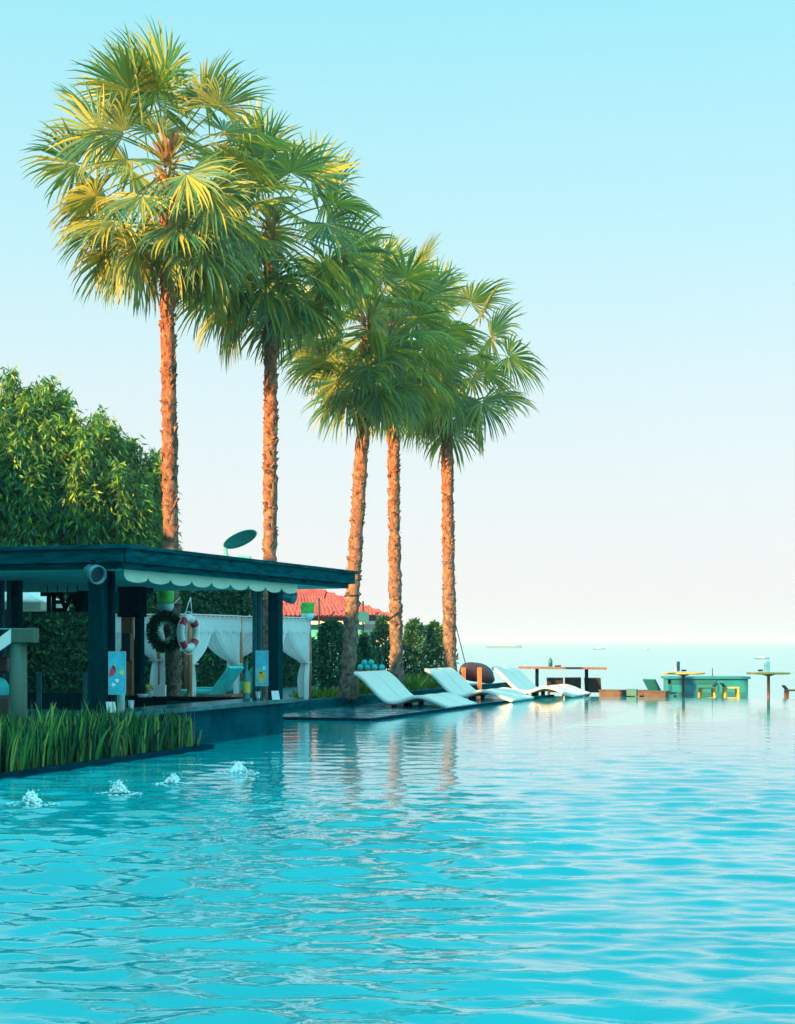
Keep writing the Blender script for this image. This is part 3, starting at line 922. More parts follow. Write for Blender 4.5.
    # rail
    b = MB(); b.tube([at(24, 671.5, 22), at(96, 673, 22)], .008, 8); b.box(at(39, 691, 22), (.035, .012, .26), bev=.003); b.box(at(85, 691, 22), (.03, .012, .26), bev=.003)
    b.build('rail', M['slat'], t)
    # cables of lamps
    b = MB(); b.tube([uv(7.5, .4, 2.2), uv(7.65, .5, 2.1)], .01, 6); b.build('cable', M['cable'], t)


bar()

# hanging letter sign behind the first column
def letter_sign():
    D0 = 24.5
    p0 = at(41, 612, D0)
    t = thing('hanging_sign', 'dark cut-out letters hanging on rods under the bar roof', 'sign', p0)
    xs = [41, 50.5, 58, 69, 76.5]
    for ch, px in zip('TEWTI', xs):
        fc = bpy.data.curves.new('letter', 'FONT'); fc.body = ch; fc.size = .40; fc.extrude = .02; fc.offset = .012
        fc.materials.append(M['dark_timber'])
        tmp = bpy.data.objects.new('letter_curve', fc)
        me = bpy.data.meshes.new_from_object(tmp); bpy.data.objects.remove(tmp); bpy.data.curves.remove(fc)
        me.transform(Matrix.Rotation(math.pi / 2, 4, 'X'))
        link('letter', me, at(px, 611, D0), t)
    for px in (47, 57, 67, 77):
        b = MB(); a = at(px, 593, D0); a.y += .03; e = Vector((a.x, a.y, 2.25)); b.tube([a - Vector((0, 0, .05)), e], .008, 6); b.build('rod', M['dark_timber'], t)
    b = MB(); b.box(at(84, 601, D0), (.1, .02, .16), bev=.004); b.build('end_panel', M['post_timber'], t)


letter_sign()


def floodlight(c, aim, L, r, bracket, label):
    c, aim = Vector(c), Vector(aim).normalized()
    t = thing('floodlight', label, 'floodlight', c, 'floodlights under the bar roof')
    b = MB(); b.lathe(c - aim * L / 2, [(0, -.02), (r * .7, -.02), (r * .85, .01), (r * .86, L * .55), (r, L * .6), (r, L), (r * .86, L), (r * .84, L * .75), (0, L * .74)], 20, aim)
    b.build('housing', M['grey_metal'], t)
    b = MB(); b.lathe(c + aim * (L * .25 + .004), [(0, 0), (r * .83, 0)], 20, aim); b.build('lens', M['black'], t)
    b = MB(); b.span(c + Vector((0, 0, r * .9)), Vector(bracket), .025, .012); b.build('bracket', M['dark_timber'], t)


c = at(94, 573.5, 18.98); floodlight(c, (.62, -.7, -.22), .2, .115, c + Vector((-.02, .05, .15)), 'grey barrel floodlight on the front of the bar roof, by the first column')
c = at(287, 596, 25.6); floodlight(c, (.8, .55, -.22), .26, .105, c + Vector((0, 0, .19)), 'grey floodlight at the far end of the bar, before the red roof')
c = at(149, 590, 25.8); floodlight(c, (.2, -.95, -.1), .18, .08, c + Vector((0, .02, .13)), 'small grey floodlight under the ceiling above the wreath')

# satellite dish on the roof
def dish():
    c = at(240.5, 540, 23.4)
    n = Vector((.40, -.30, -.865)).normalized()
    t = thing('satellite_dish', 'tilted teal satellite dish on the bar roof', 'satellite dish', (c.x, c.y, 2.53))
    b = MB()
    b.lathe(c + n * -.02, [(0, -.05), (.12, -.045), (.2, -.025), (.26, 0), (.265, .008), (.255, .012), (.2, -.01), (.12, -.028), (0, -.034)], 36, n)
    b.build('reflector', M['dish'], t)
    p = at(225, 549, 23.4)
    b = MB(); b.tube([p + Vector((0, 0, .02)), p + Vector((.02, 0, -.09)), p + Vector((.1, 0, -.18)), Vector((p.x + .2, p.y, 2.53))], .028, 8); b.build('arm', M['dish'], t)
    b = MB(); b.box(Vector((p.x + .27, p.y, 2.585)), (.11, .06, .055), bev=.01); b.build('foot', M['dish'], t)


dish()

# posters
def poster(px0, px1, y0, y1, D0, label, kind):
    a, b_ = at(px0, y1, D0), at(px1, y0, D0)
    c = (a + b_) / 2; w, h = (b_.x - a.x) / 2, (b_.z - a.z) / 2
    t = thing('poster', label, 'poster', (c.x, c.y, a.z))
    mb = MB(); mb.box(c, (w, .008, h), bev=.003); mb.build('board', M['poster_blue'], t)
    mb = MB()
    for sx in (-1, 1):
        mb.box(c + Vector((sx * (w - .004), -.009, 0)), (.006, .006, h))
    for sz in (-1, 1):
        mb.box(c + Vector((0, -.010, sz * (h - .005))), (w, .006, .007))
    mb.build('frame', M['glass'], t)
    def blob(dx, dz, rx, rz, m, rot=0):
        q = MB(); n = 18
        pts = []
        for k in range(n):
            a_ = 2 * math.pi * k / n; r = 1 + .15 * math.sin(3 * a_ + dx * 90)
            x, z = rx * r * math.cos(a_), rz * r * math.sin(a_)
            pts.append(c + Vector((dx + x * math.cos(rot) - z * math.sin(rot), -.0115, dz + x * math.sin(rot) + z * math.cos(rot))))
        q.add(pts, [tuple(range(n))]); q.build('picture', m, t)
    if kind == 0:
        blob(-.055, .02, .035, .07, M['pinkish'], -.35); blob(-.03, .075, .014, .03, M['yellow'], -.3)
        blob(.055, .01, .03, .028, M['yellow']); blob(.0, -.09, .024, .024, M['white_card']); blob(-.045, -.14, .024, .022, M['white_card'])
    else:
        blob(0, -.13, .065, .085, M['poster_sand']); blob(-.02, -.05, .03, .03, M['poster_sand']); blob(.03, .0, .022, .03, M['globe'])


poster(108.5, 126, 651.5, 694.5, 19.3, 'blue poster with a red fish and yellow dots beside the first column', 0)
poster(255.5, 268.5, 650.5, 686, 23.45, 'narrow blue poster with a sandy yellow picture on the far column', 1)


def lathe_thing(name, label, cat, base, prof, m, parts=(), group=None):
    t = thing(name, label, cat, base, group)
    b = MB(); b.lathe(base, prof, 16); b.build('body', m, t)
    for (pn, pf, pm) in parts:
        b = MB(); b.lathe(base, pf, 16); b.build(pn, pm, t)
    return t


BOT = [(0, 0), (.05, 0), (.053, .02), (.053, .24), (.045, .29), (.018, .34), (.017, .44), (.02, .445), (.02, .46), (0, .46)]
def bottle(base, k, kz, label, m, lab, cap):
    pr = [(r * k, h * kz) for r, h in BOT]
    lathe_thing('bottle', label, 'bottle', base, pr, m, (('paper_label', [(.0545 * k, .08 * kz), (.0545 * k, .2 * kz)], lab), ('cap', [(.021 * k, .44 * kz), (.021 * k, .47 * kz), (0, .47 * kz)], cap)))


def on_counter(px, d, z=.532):
    p = at(px, 641, d); p.z = z
    return p


bottle(on_counter(121, 19.75), .9, 1.15, 'tall pale glass bottle next to the fish poster', M['clear'], M['glass'], M['white_card'])
bottle(on_counter(246.5, 23.6), 1.05, 1.35, 'tall blue-green bottle beside the narrow poster', M['glass_green'], M['yellow'], M['black'])
for px, d, lb in ((131, 20.2, 'small clear drinking glass right of the tall pale bottle'), (258, 23.7, 'small clear drinking glass between the blue-green bottle and far column')):
    bp_ = on_counter(px, d); t = thing('drinking_glass', lb, 'glass', bp_)
    b = MB(); b.lathe(bp_, [(0, 0), (.032, 0), (.04, .12), (.037, .12), (.03, .01), (0, .01)], 16); b.build('bowl', M['clear'], t)
    b = MB(); b.lathe(bp_, [(0, .012), (.031, .013), (.034, .06), (0, .06)], 16); b.build('drink', M['globe'], t)
for px, d, lb in ((111.5, 19.35, 'white menu card standing at the foot of the first column'), (276, 23.65, 'white menu card standing at the foot of the far column')):
    p = on_counter(px, d)
    b = MB(); w = .055; h = .13
    b.add([p + Vector((-w, 0, 0)), p + Vector((w, 0, 0)), p + Vector((w - .02, .04, h)), p + Vector((-w - .02, .04, h)), p + Vector((-w, .08, 0)), p + Vector((w, .08, 0))], [(0, 1, 2, 3), (3, 2, 5, 4)])
    tag(b.build('menu_card', M['white_card'], solid=.003), lb, 'card')

# things on the back counter
zb = .512
p = on_counter(150, 25.3, zb); t = thing('flower_cup', 'small cup of yellow flowers on the back counter', 'flowers', p)
b = MB(); b.lathe(p, [(0, 0), (.04, 0), (.05, .11), (.045, .11), (0, .02)], 14); b.build('cup', M['clear'], t)
b = MB()
for k in range(9):
    b.ball(p + Vector((random.uniform(-.06, .06), random.uniform(-.04, .04), .13 + random.uniform(0, .06))), .026, 8, 5)
b.build('flowers', M['yellow'], t)
p = on_counter(142.5, 25.2, zb); b = MB(); b.lathe(p, [(0, 0), (.06, 0), (.1, .05), (.095, .055), (.05, .02), (0, .015)], 18); tag(b.build('bowl', M['white_card']), 'white bowl on the back counter beside the flower cup', 'bowl')
p = on_counter(160.5, 25.6, zb); b = MB(); b.box(p + Vector((0, 0, .085)), (.085, .06, .085), bev=.01); b.box(p + Vector((0, 0, .172)), (.09, .065, .012), bev=.004); tag(b.build('white_box', M['white_card']), 'white lidded box on the back counter in front of the palm trunk', 'box')
p = at(127, 647, 25.1)
t = thing('loudspeaker', 'slim black loudspeaker in front of the orange timber panel', 'loudspeaker', p - Vector((0, 0, .22)))
b = MB(); b.box(p, (.065, .06, .215), bev=.012); b.build('cabinet', M['black'], t)
b = MB(); b.box(p + Vector((0, -.063, 0)), (.055, .004, .2), bev=.003); b.build('grille', M['cable'], t)
b = MB(); b.span(p + Vector((0, .05, 0)), p + Vector((0, .38, 0)), .02, .02); b.build('bracket', M['black'], t)

# ------------------------------------------------------------------ wreath, lifebuoy
def wreath():
    c = at(165.3, 631.5, 27.3); Rm = .27
    ang = R(40); ex = Vector((math.cos(ang), math.sin(ang), 0)); ez = Vector((0, 0, 1)); ny = ez.cross(ex)
    t = thing('wreath', 'dark green tinsel wreath with pale inner ring on the tallest palm', 'wreath', c - Vector((0, 0, .37)))
    rng = np.random.default_rng(3)
    def ring(name, R_, tube, n, L, m):
        a = rng.random(n) * 6.283; b_ = rng.random(n) * 6.283
        E, Z, Nn = np.array(ex), np.array(ez), np.array(ny)
        rad = np.cos(a)[:, None] * E + np.sin(a)[:, None] * Z
        dirn = np.cos(b_)[:, None] * rad + np.sin(b_)[:, None] * Nn
        P = np.array(c) + rad * R_ + dirn * tube * .3
        v, q = leaves(P, unit(dirn + rng.normal(0, .35, P.shape)), L * rng.uniform(.7, 1.2, n), .018 * np.ones(n))
        np_mesh(name, v, q, m, t)
    b = MB(); pts = [c + (ex * math.cos(k * .2618) + ez * math.sin(k * .2618)) * Rm for k in range(25)]; b.tube(pts, .035, 8, False); b.build('ring', M['hedge_core'], t)
    ring('tinsel', Rm, .09, 3200, .095, M['wreath_leaf']); ring('inner_tinsel', Rm - .1, .03, 420, .06, M['tinsel'])
    b = MB(); b.tube([c + ez * (Rm + .02), c + ez * (Rm + .2) + Vector((.1, .25, .0)), c + Vector((.18, .5, Rm + .32))], .006, 6); b.build('hanger', M['rope'], t)


wreath()


def lifebuoy():
    c = at(188.3, 633, 27.55); R0, r0 = .255, .066
    ang = R(66); ex = Vector((math.cos(ang), math.sin(ang), 0)); ez = Vector((0, 0, 1)); ny = ez.cross(ex)
    t = thing('lifebuoy', 'white and red lifebuoy hanging on the tallest palm', 'lifebuoy', c - Vector((0, 0, .33)))
    def arc(a0, a1, r, n=12):
        b = MB(); pts = [c + (ex * math.cos(a0 + (a1 - a0) * k / n) + ez * math.sin(a0 + (a1 - a0) * k / n)) * R0 for k in range(n + 1)]
        b.tube(pts, r, 12); return b
    b = MB(); pts = [c + (ex * math.cos(k * math.pi / 24) + ez * math.sin(k * math.pi / 24)) * R0 for k in range(49)]; b.tube(pts, r0, 14, False); b.build('ring', M['white_paint'], t)
    for k in range(4):
        a = math.pi / 4 + k * math.pi / 2
        arc(a - .26, a + .26, r0 + .004).build('red_band', M['red'], t)
    b = MB(); top = c + Vector((.0, .3, .62))
    b.tube([c + ez * (R0 + .05) + ex * .12, top], .008, 6); b.tube([c + ez * (R0 + .05) - ex * .12, top], .008, 6)
    for s in range(4):
        a0 = math.pi / 4 + s * math.pi / 2; pts = []
        for k in range(9):
            f = k / 8; a = a0 + f * math.pi / 2; pts.append(c + (ex * math.cos(a) + ez * math.sin(a)) * (R0 + r0 + .012 + .035 * math.sin(f * math.pi)))
        b.tube(pts, .008, 6)
    b.build('rope', M['rope'], t)


lifebuoy()

# ------------------------------------------------------------------ cabanas with tied curtains
def drape(p_post, q_far, zt, ztie, zb, name, par, n=44, m=34, m_=None, bow=1.7, seed=0, tail=True):
    """curtain hung between post and a point on the rail, gathered to the post at ztie"""
    rng = random.Random(seed)
    P, Q = Vector(p_post), Vector(q_far); d = (Q - P); ln = d.length; d.normalize(); s = Vector((-d.y, d.x, 0))
    rows = []
    ph = rng.random() * 6
    for j in range(m + 1):
        f = j / m; row = []
        for i in range(n + 1):
            x = i / n
            if f < .6:
                g = f / .6
                spread = ln * x * (1 - g ** bow) + (.06 + .13 * x) * g
                zz = zt + (ztie - zt) * (g + .10 * math.sin(g * math.pi) * x)
                amp = .012 + .022 * g
            else:
                g = (f - .6) / .4
                spread = (.06 + .13 * x) + .10 * x * math.sin(min(1, g * 1.3) * math.pi * .7) - .03
                zz = ztie + (zb - ztie) * g
                amp = .034
            off = amp * math.sin(x * 2 * math.pi * 6 + ph + f * .8) + .01 * math.sin(x * 31 + f * 5)
            p = P + d * spread + s * off
            row.append(Vector((p.x, p.y, zz + (.012 * math.sin(x * 14) if f == 1 else 0))))
        rows.append(row)
    b = MB(); b.grid(rows)
    o_ = b.build(name, m_ or M['cloth'], par)
    b = MB(); b.tube([P + d * .13 + Vector((0, 0, ztie)) + Vector((math.cos(k * .7) * .1, math.sin(k * .7) * .08, 0)) for k in range(10)], .012, 6, False)
    b.build('tie', M['cloth'], o_)


def cabana(fl, fr, depth, zt, label, seed, sides=('fl', 'fr', 'br')):
    fl, fr = Vector(fl), Vector(fr)
    bl, br = fl + V * depth, fr + V * depth
    z0 = .15
    t = thing('cabana', label, 'cabana', ((fl.x + br.x) / 2, (fl.y + br.y) / 2, z0), 'white curtained cabanas behind the bar')
    for p in (fl, fr, bl, br):
        b = MB(); h = zt - z0; b.tube([Vector((p.x, p.y, z0)), Vector((p.x + .015, p.y, z0 + h * .5)), Vector((p.x, p.y, zt - .02))], [.05, .046, .042], 9); b.build('post', M['wood_orange'], t)
    b = MB()
    for a_, b_ in ((fl, fr), (fr, br), (br, bl), (bl, fl)):
        b.span(Vector((a_.x, a_.y, zt - .03)), Vector((b_.x, b_.y, zt - .03)), .03, .03)
    b.build('rail', M['wood_orange'], t)
    # sheer canopy with hanging borders
    b = MB(); c = (fl + br) / 2
    rows = [[fl.lerp(fr, i / 8).lerp(bl.lerp(br, i / 8), j / 8) + Vector((0, 0, zt + .02 - .05 * math.sin(i / 8 * math.pi) * math.sin(j / 8 * math.pi))) for i in range(9)] for j in range(9)]
    b.grid(rows)
    for a_, b_ in ((fl, fr), (fr, br), (br, bl), (bl, fl)):
        d = (b_ - a_).normalized(); s = Vector((d.y, -d.x, 0)) * .045
        n = 40; rr = [[], [], []]
        for k in range(n + 1):
            p = a_.lerp(b_, k / n); w = .012 * math.sin(k * 1.7)
            rr[0].append(p + s * .6 + Vector((0, 0, zt + .02))); rr[1].append(p + s * (1 + w * 8) + Vector((0, 0, zt - .2)))
            rr[2].append(p + s * (1 + w * 20) + Vector((0, 0, zt - .31 - .02 * math.sin(k * .9))))
        b.grid(rr)
    b.build('canopy', M['sheer'], t)
    mf, mr, mb_, ml = fl.lerp(fr, .45), fr.lerp(br, .5), bl.lerp(br, .5), bl.lerp(fl, .5)
    k = seed * 10
    drape(fl, mf, zt - .02, .98, z0 + .03, 'curtain', t, seed=k + 1); drape(fr, fl.lerp(fr, .42), zt - .02, .95, z0 + .02, 'curtain', t, seed=k + 2, bow=1.25)
    drape(br, mr, zt - .02, 1.02, z0 + .05, 'curtain', t, seed=k + 3); drape(br, mb_, zt - .02, 1.02, z0 + .05, 'curtain', t, seed=k + 4)
    drape(bl, mb_, zt - .02, 1.0, z0 + .05, 'curtain', t, seed=k + 5)
    drape(fr, mr, zt - .02, .95, z0 + .05, 'curtain', t, seed=k + 6)
    return t, fl, fr, bl, br


ZT = 1.88
frB = at(240, 641, 31.3); frB.z = 0
frC = at(309, 641, 34.0); frC.z = 0
cabana(frB - U * 2.2, frB, 1.8, ZT, 'white cabana between the lifebuoy and the far column, curtains tied open', 2)
cabana(frC - U * 2.2, frC, 1.8, ZT, 'white cabana beyond the far column, one tied curtain hanging in the open', 3)


def hat_globe(base, label):
    t = thing('globe_lamp', label, 'globe lamp', base, 'globe lamps with green hats')
    b = MB(); b.ball(base + Vector((0, 0, .1)), .145, 18, 12); b.build('globe', M['globe'], t)
    b = MB(); b.lathe(base + Vector((0, 0, .13)), [(0, .0), (.155, .0), (.16, .012), (.14, .02), (.155, .21), (.148, .22), (0, .222)], 20); b.build('hat', M['green_felt'], t)


hat_globe(at(165.5, 611, 27.72), 'round pale globe with a green hat above the dark wreath')
hat_globe(at(307.5, 619, 33.9), 'round pale globe with a green hat on top of the hanging curtain corner')

# sunbeds inside the cabanas
def sunbed(c, label):
    c = Vector(c)
    t = thing('sunbed', label, 'sunbed', c, 'teal sunbeds in the cabanas')
    a = A; w = U
    b = MB(); b.box(c + Vector((0, 0, .2)) + a * .0, (.75, .33, .05), a, w, bev=.01)
    for sx in (-.65, .65):
        for sy in (-.26, .26):
            b.box(c + a * sx + w * sy + Vector((0, 0, .075)), (.03, .03, .075), a, w)
    b.build('frame', M['wood_brown'], t)
    b = MB(); b.box(c + a * -.25 + Vector((0, 0, .29)), (.5, .31, .04), a, w, bev=.025)
    e = (a * .62 + Vector((0, 0, .78))).normalized(); nn = e.cross(w).normalized()
    b.build('mattress', M['teal_cloth'], t)
    b = MB(); b.box(c + a * .3 + e * .3 + Vector((0, 0, .27)), (.34, .31, .04), e, w, nn, bev=.025); b.build('backrest', M['teal_cloth'], t)


q = at(203, 641, 30.2); q.z = .15; sunbed(q, 'teal sunbed whose backrest shows right of the lifebuoy rope')
q = at(229, 641, 31.6); q.z = .15; sunbed(q, 'brighter teal sunbed with raised back beside the blue-green bottle')

# parasol behind the bar
def parasol():
    c = at(6, 641, 29.3); c.z = .15
    t = thing('parasol', 'cream parasol showing left of the hanging letters', 'parasol', c, None)
    b = MB(); b.tube([c, c + Vector((0, 0, 2.45))], .025, 10); b.build('pole', M['wood_brown'], t)
    b = MB(); n = 8; R_ = 1.15
    for k in range(n):
        a0, a1 = 2 * math.pi * k / n, 2 * math.pi * (k + 1) / n
        rows = []
        for i in range(7):
            f = i / 6; z = c.z + 2.42 - .47 * f - .03 * math.sin(f * math.pi)
            rows.append([c.xy.to_3d() + Vector((math.cos(a0) * (1 - g) + math.cos(a1) * g, math.sin(a0) * (1 - g) + math.sin(a1) * g, 0)) * R_ * f + Vector((0, 0, z - .03 * math.sin(g * math.pi) * f)) for g in (0, .25, .5, .75, 1)])
        b.grid(rows)
    b.build('canopy', M['white_paint'], t, solid=.01)
    b = MB()
    for k in range(n):
        a0, a1 = 2 * math.pi * k / n, 2 * math.pi * (k + 1) / n
        p, q = c + Vector((math.cos(a0), math.sin(a0), 0)) * R_, c + Vector((math.cos(a1), math.sin(a1), 0)) * R_
        b.add([(p.x, p.y, 2.098), (q.x, q.y, 2.098), (q.x, q.y, 1.96), (p.x, p.y, 1.96)], [(0, 1, 2, 3)])
    b.build('border', M['valance'], t)
    b = MB(); b.lathe(c, [(0, 0), (.25, 0), (.25, .06), (.05, .1), (0, .1)], 18); b.build('foot', M['grey_metal'], t)


parasol()

# canopy daybed at the frame edge
def daybed():
    pc = at(18, 641, 18.7); pc.z = .05
    t = thing('daybed', 'canopied daybed with thick round post at the frame edge', 'daybed', (pc.x - .7, pc.y, .05))
    zt = at(0, 643, 18.7).z
    b = MB(); b.tube([pc, pc + Vector((.004, 0, .5)), Vector((pc.x, pc.y, zt))], [.105, .104, .102], 22); b.build('post', M['palm_post'], t)
    b = MB(); a_, e_ = at(13, 635.5, 18.7), at(37, 635.5, 18.7)
    b.span(a_, e_, .12, .086, bev=.012); b.build('beam', M['palm_post'], t)
    # sloping cloth roof with a white hem
    h = at(13.5, 629, 18.7)
    lo = h + Vector((-1.3, 0, -.95))
    b = MB(); b.add([h + Vector((0, -.12, 0)), h + Vector((0, 1.3, 0)), h + Vector((-.7, 1.3, .01)), h + Vector((-.7, -.12, .01))], [(0, 1, 2, 3)])
    b.build('canopy', M['teal_cloth'], t, solid=.012)
    b = MB(); k = Vector((0, -.125, 0)); b.add([h + k, h + k + Vector((0, 0, -.165)), lo + k + Vector((0, 0, -.12)), lo + k], [(0, 1, 2, 3)])
    b.build('hem', M['white_paint'], t, solid=.012)
    b = MB(); b.box(at(-22, 708, 19.3), (.46, .4, .16), bev=.03); b.build('base', M['wood_dark'], t)
    b = MB(); b.box(at(-20, 665, 19.9), (.36, .05, .1), bev=.03); b.build('headrest', M['maroon'], t)
    for px, py, r in ((-1, 690, .15), (-22, 692, .16)):
        q = at(px, py, 19.2); b = MB()
        b.ball(q, r, 18, 12, (.8, 1.2, 1)); b.build('bolster', M['teal_cloth'], t)


daybed()

# ------------------------------------------------------------------ planter with reeds
PR = Vector((-4.0, 16.1, 0))
def planter():
    a_, b_ = PR - U * 3.2, PR + U * 4.95
    w = .95
    t = thing('planter', 'long low dark stone planter along the pool edge', 'planter', (a_ + b_) / 2)
    b = MB(); ln = (b_ - a_).length; c = (a_ + b_) / 2 + V * w / 2
    b.box(c - V * (w / 2 - .05) + Vector((0, 0, -.47)), (ln / 2, .05, .53), U, V, bev=.01)
    b.box(c + V * (w / 2 - .05) + Vector((0, 0, -.47)), (ln / 2, .05, .53), U, V, bev=.01)
    for sg in (-1, 1):
        b.box(c + U * sg * (ln / 2 - .05) + Vector((0, 0, -.472)), (.05, w / 2 - .102, .53), U, V, bev=.01)
    b.build('rim', M['stone_rim'], t)
    b = MB(); b.box(c + Vector((0, 0, -.4)), (ln / 2 - .1, w / 2 - .1, .4), U, V); b.build('soil', M['soil'], t)
    # sword-leaved reeds
    rng = random.Random(4); vs, fs = [], []
    g = np.array([0, 0, 1.0])
    for i in range(1500):
        s = rng.uniform(.15, 8.0)
        if s > 7.2 and rng.random() < .6: continue
        tt = rng.uniform(.1, .85)
        base = np.array(a_ + U * s + V * tt)
        lean = rng.random() * 6.28
        for k in range(rng.randint(3, 6)):
            h = rng.uniform(.33, .65) * (1.0 if s < 6.4 else .85)
            if rng.random() < .07: h *= 1.22
            az = lean + rng.gauss(0, .9) ; d = np.array([math.cos(az), math.sin(az), 0])
            w_ = rng.uniform(.007, .019)
            fa = rng.random() * 3.14; wv = np.array([math.cos(fa), math.sin(fa), 0]) * w_
            til = abs(rng.gauss(.06, .10)); bend = rng.uniform(0, .22) * (2.2 if rng.random() < .12 else 1)
            p0 = base + d * rng.uniform(0, .06) + np.array([0, 0, 0])
            b0 = len(vs)
            for st, ww in ((0, .7), (.3, 1), (.6, .95), (.85, .6), (1, .05)):
                p = p0 + g * h * st * (1 - .25 * bend * st * st) + d * h * (til * st + bend * st ** 3 * .8)
                vs += [p - wv * ww, p + wv * ww]
            for q in range(4):
                fs.append((b0 + 2 * q, b0 + 2 * q + 1, b0 + 2 * q + 3, b0 + 2 * q + 2))
    o_ = np_mesh('reeds', np.array(vs), np.array(fs), M['reed_leaf'])
    tag(o_, 'dense band of upright sword-leaved reeds in the low planter', 'reeds', kind='stuff')


planter()

# ------------------------------------------------------------------ bubbling jets
def bubbler(c, r, seed, label):
    rng = random.Random(seed); c = Vector(c)
    t = thing('water_jet', label, 'water jet', c, 'bubbling water jets along the planter')
    b = MB()
    lumps = [(rng.uniform(-.42, .42), rng.uniform(-.4, .4), rng.uniform(.45, 1.0)) for _ in range(5)]
    for k in range(260):
        lx, ly, lh = rng.choice(lumps)
        dx, dy = lx + max(-.6, min(.6, rng.gauss(0, .3))), ly + max(-.6, min(.6, rng.gauss(0, .3)))
        d_ = min(1.25, math.hypot(dx, dy))
        z = max(0, (1 - (d_ / 1.25) ** 1.3)) * lh * 1.55 * rng.random() ** .5
        b.ball(c + Vector((dx * r * .85, dy * r * .85, z * r + .004)), r * rng.uniform(.05, .17) * (1.1 - .45 * z), 7, 5, (1, 1, .85))
    b.build('foam_mound', M['foam'], t)
    b = MB()
    for k in range(26):
        a = rng.random() * 6.28; q = r * rng.uniform(.2, 1.1)
        b.ball(c + Vector((math.cos(a) * q, math.sin(a) * q, r * rng.uniform(.5, 1.25))), r * rng.uniform(.025, .055), 6, 4)
    for k in range(46):
        a = rng.random() * 6.28; q = r * rng.uniform(1.0, 1.9); x = rng.uniform(.004, .012)
        b.ball(c + Vector((math.cos(a) * q * 1.3, math.sin(a) * q, .004)), x, 7, 4, (1.8, 1, .35))
    tag(b.build('spray', M['foam'], t), kind='stuff')


for (px, py, r, sd, lb) in ((32, 804, .125, 1, 'white bubbling jet nearest the frame edge, first of the four'), (119, 794, .12, 2, 'wide white bubbling jet, second along the planter'), (173, 784, .11, 3, 'white bubbling jet below the end of the reeds, third along'), (238, 773, .125, 4, 'farthest white bubbling jet, out beyond the planter end')):
    d = HC * F / (py - 641); c = at(px, 641, d); c.z = 0
    bubbler(c, r * .82, sd, lb)

# ------------------------------------------------------------------ pool loungers
def lounger(c, label):
    """c: head-left corner on the ground, long axis A, width along U"""
    c = Vector(c); W = .95; th = .075
    t = thing('pool_lounger', label, 'lounger', c + A * 1.0 + U * W / 2 + Vector((0, 0, .03)), 'white S-shaped loungers in pairs on the wet shelf')
    key = [(0, .765), (.1, .715), (.25, .60), (.42, .43), (.58, .275), (.72, .185), (.86, .165), (1.0, .19), (1.15, .245), (1.3, .285), (1.45, .285), (1.62, .245), (1.8, .175), (1.97, .11), (2.1, .07)]
    # smooth the key profile
    pts = []
    for i in range(len(key) - 1):
        p0, p1, p2, p3 = key[max(i - 1, 0)], key[i], key[i + 1], key[min(i + 2, len(key) - 1)]
        for k in range(4):
            f = k / 4
            pts.append(tuple(.5 * (2 * p1[q] + (p2[q] - p0[q]) * f + (2 * p0[q] - 5 * p1[q] + 4 * p2[q] - p3[q]) * f * f + (3 * p1[q] - p0[q] - 3 * p2[q] + p3[q]) * f ** 3) for q in (0, 1)))
    pts.append(key[-1])
    b = MB()
    ring = [(0.015, 0), (.0, -.018), (.0, -th + .018), (.018, -th), (W - .018, -th), (W, -th + .018), (W, -.018), (W - .015, 0), (W * .75, -.008), (W * .5, -.011), (W * .25, -.008)]
    n = len(ring); vs, fs = [], []
    for i, (x, z) in enumerate(pts):
        x0, z0 = pts[max(i - 1, 0)]; x1, z1 = pts[min(i + 1, len(pts) - 1)]
        dx, dz = x1 - x0, z1 - z0; l = math.hypot(dx, dz); nx, nz = -dz / l, dx / l
        k = .55 if i in (0, len(pts) - 1) else 1
        for (w, h) in ring:
            p = c + A * (x + nx * h * k) + U * w
            vs.append(Vector((p.x, p.y, z + nz * h * k)))
    for i in range(len(pts) - 1):
        for k in range(n):
            fs.append((i * n + k, (i + 1) * n + k, (i + 1) * n + (k + 1) % n, i * n + (k + 1) % n))
    fs.append(tuple(range(n))); fs.append(tuple(range(len(pts) * n - 1, (len(pts) - 1) * n - 1, -1)))
    b.add(vs, fs, True); ob = b.build('shell', M['lounger'], t)
    mod = ob.modifiers.new('edge', 'EDGE_SPLIT'); mod.split_angle = R(50)
    for x, zt in ((2.02, .03), (.85, .095)):
        for w in (.1, W - .1):
            b = MB(); p = c + A * x + U * w; zt2 = .055 if x > 1.5 else .1
            b.box((p.x, p.y, zt2 / 2 - .01), (.045, .045, zt2 / 2 + .01), A, U, bev=.006); b.build('foot', M['dark_timber'], t)
    return t


LB = ['nearest white lounger, front one of the pair by the leaning palm', 'white lounger behind the nearest one, same pair',
      'front white lounger of the middle pair', 'rear white lounger of the middle pair, before the maroon hull',
      'front white lounger of the farthest pair', 'rear white lounger of the farthest pair, by the long table']
heads = (Vector((-.9, 33.2, 0)), Vector((.636, 37.0, 0)), Vector((2.36, 40.0, 0)))
lo = lounger(heads[0], LB[0])
o0 = lo.location.copy()
i = 0
for h in heads:
    for k in range(2):
        if i:
            copy_tree(lo, o0 + (h - heads[0]) + U * (1.0 * k), LB[i])
        i += 1

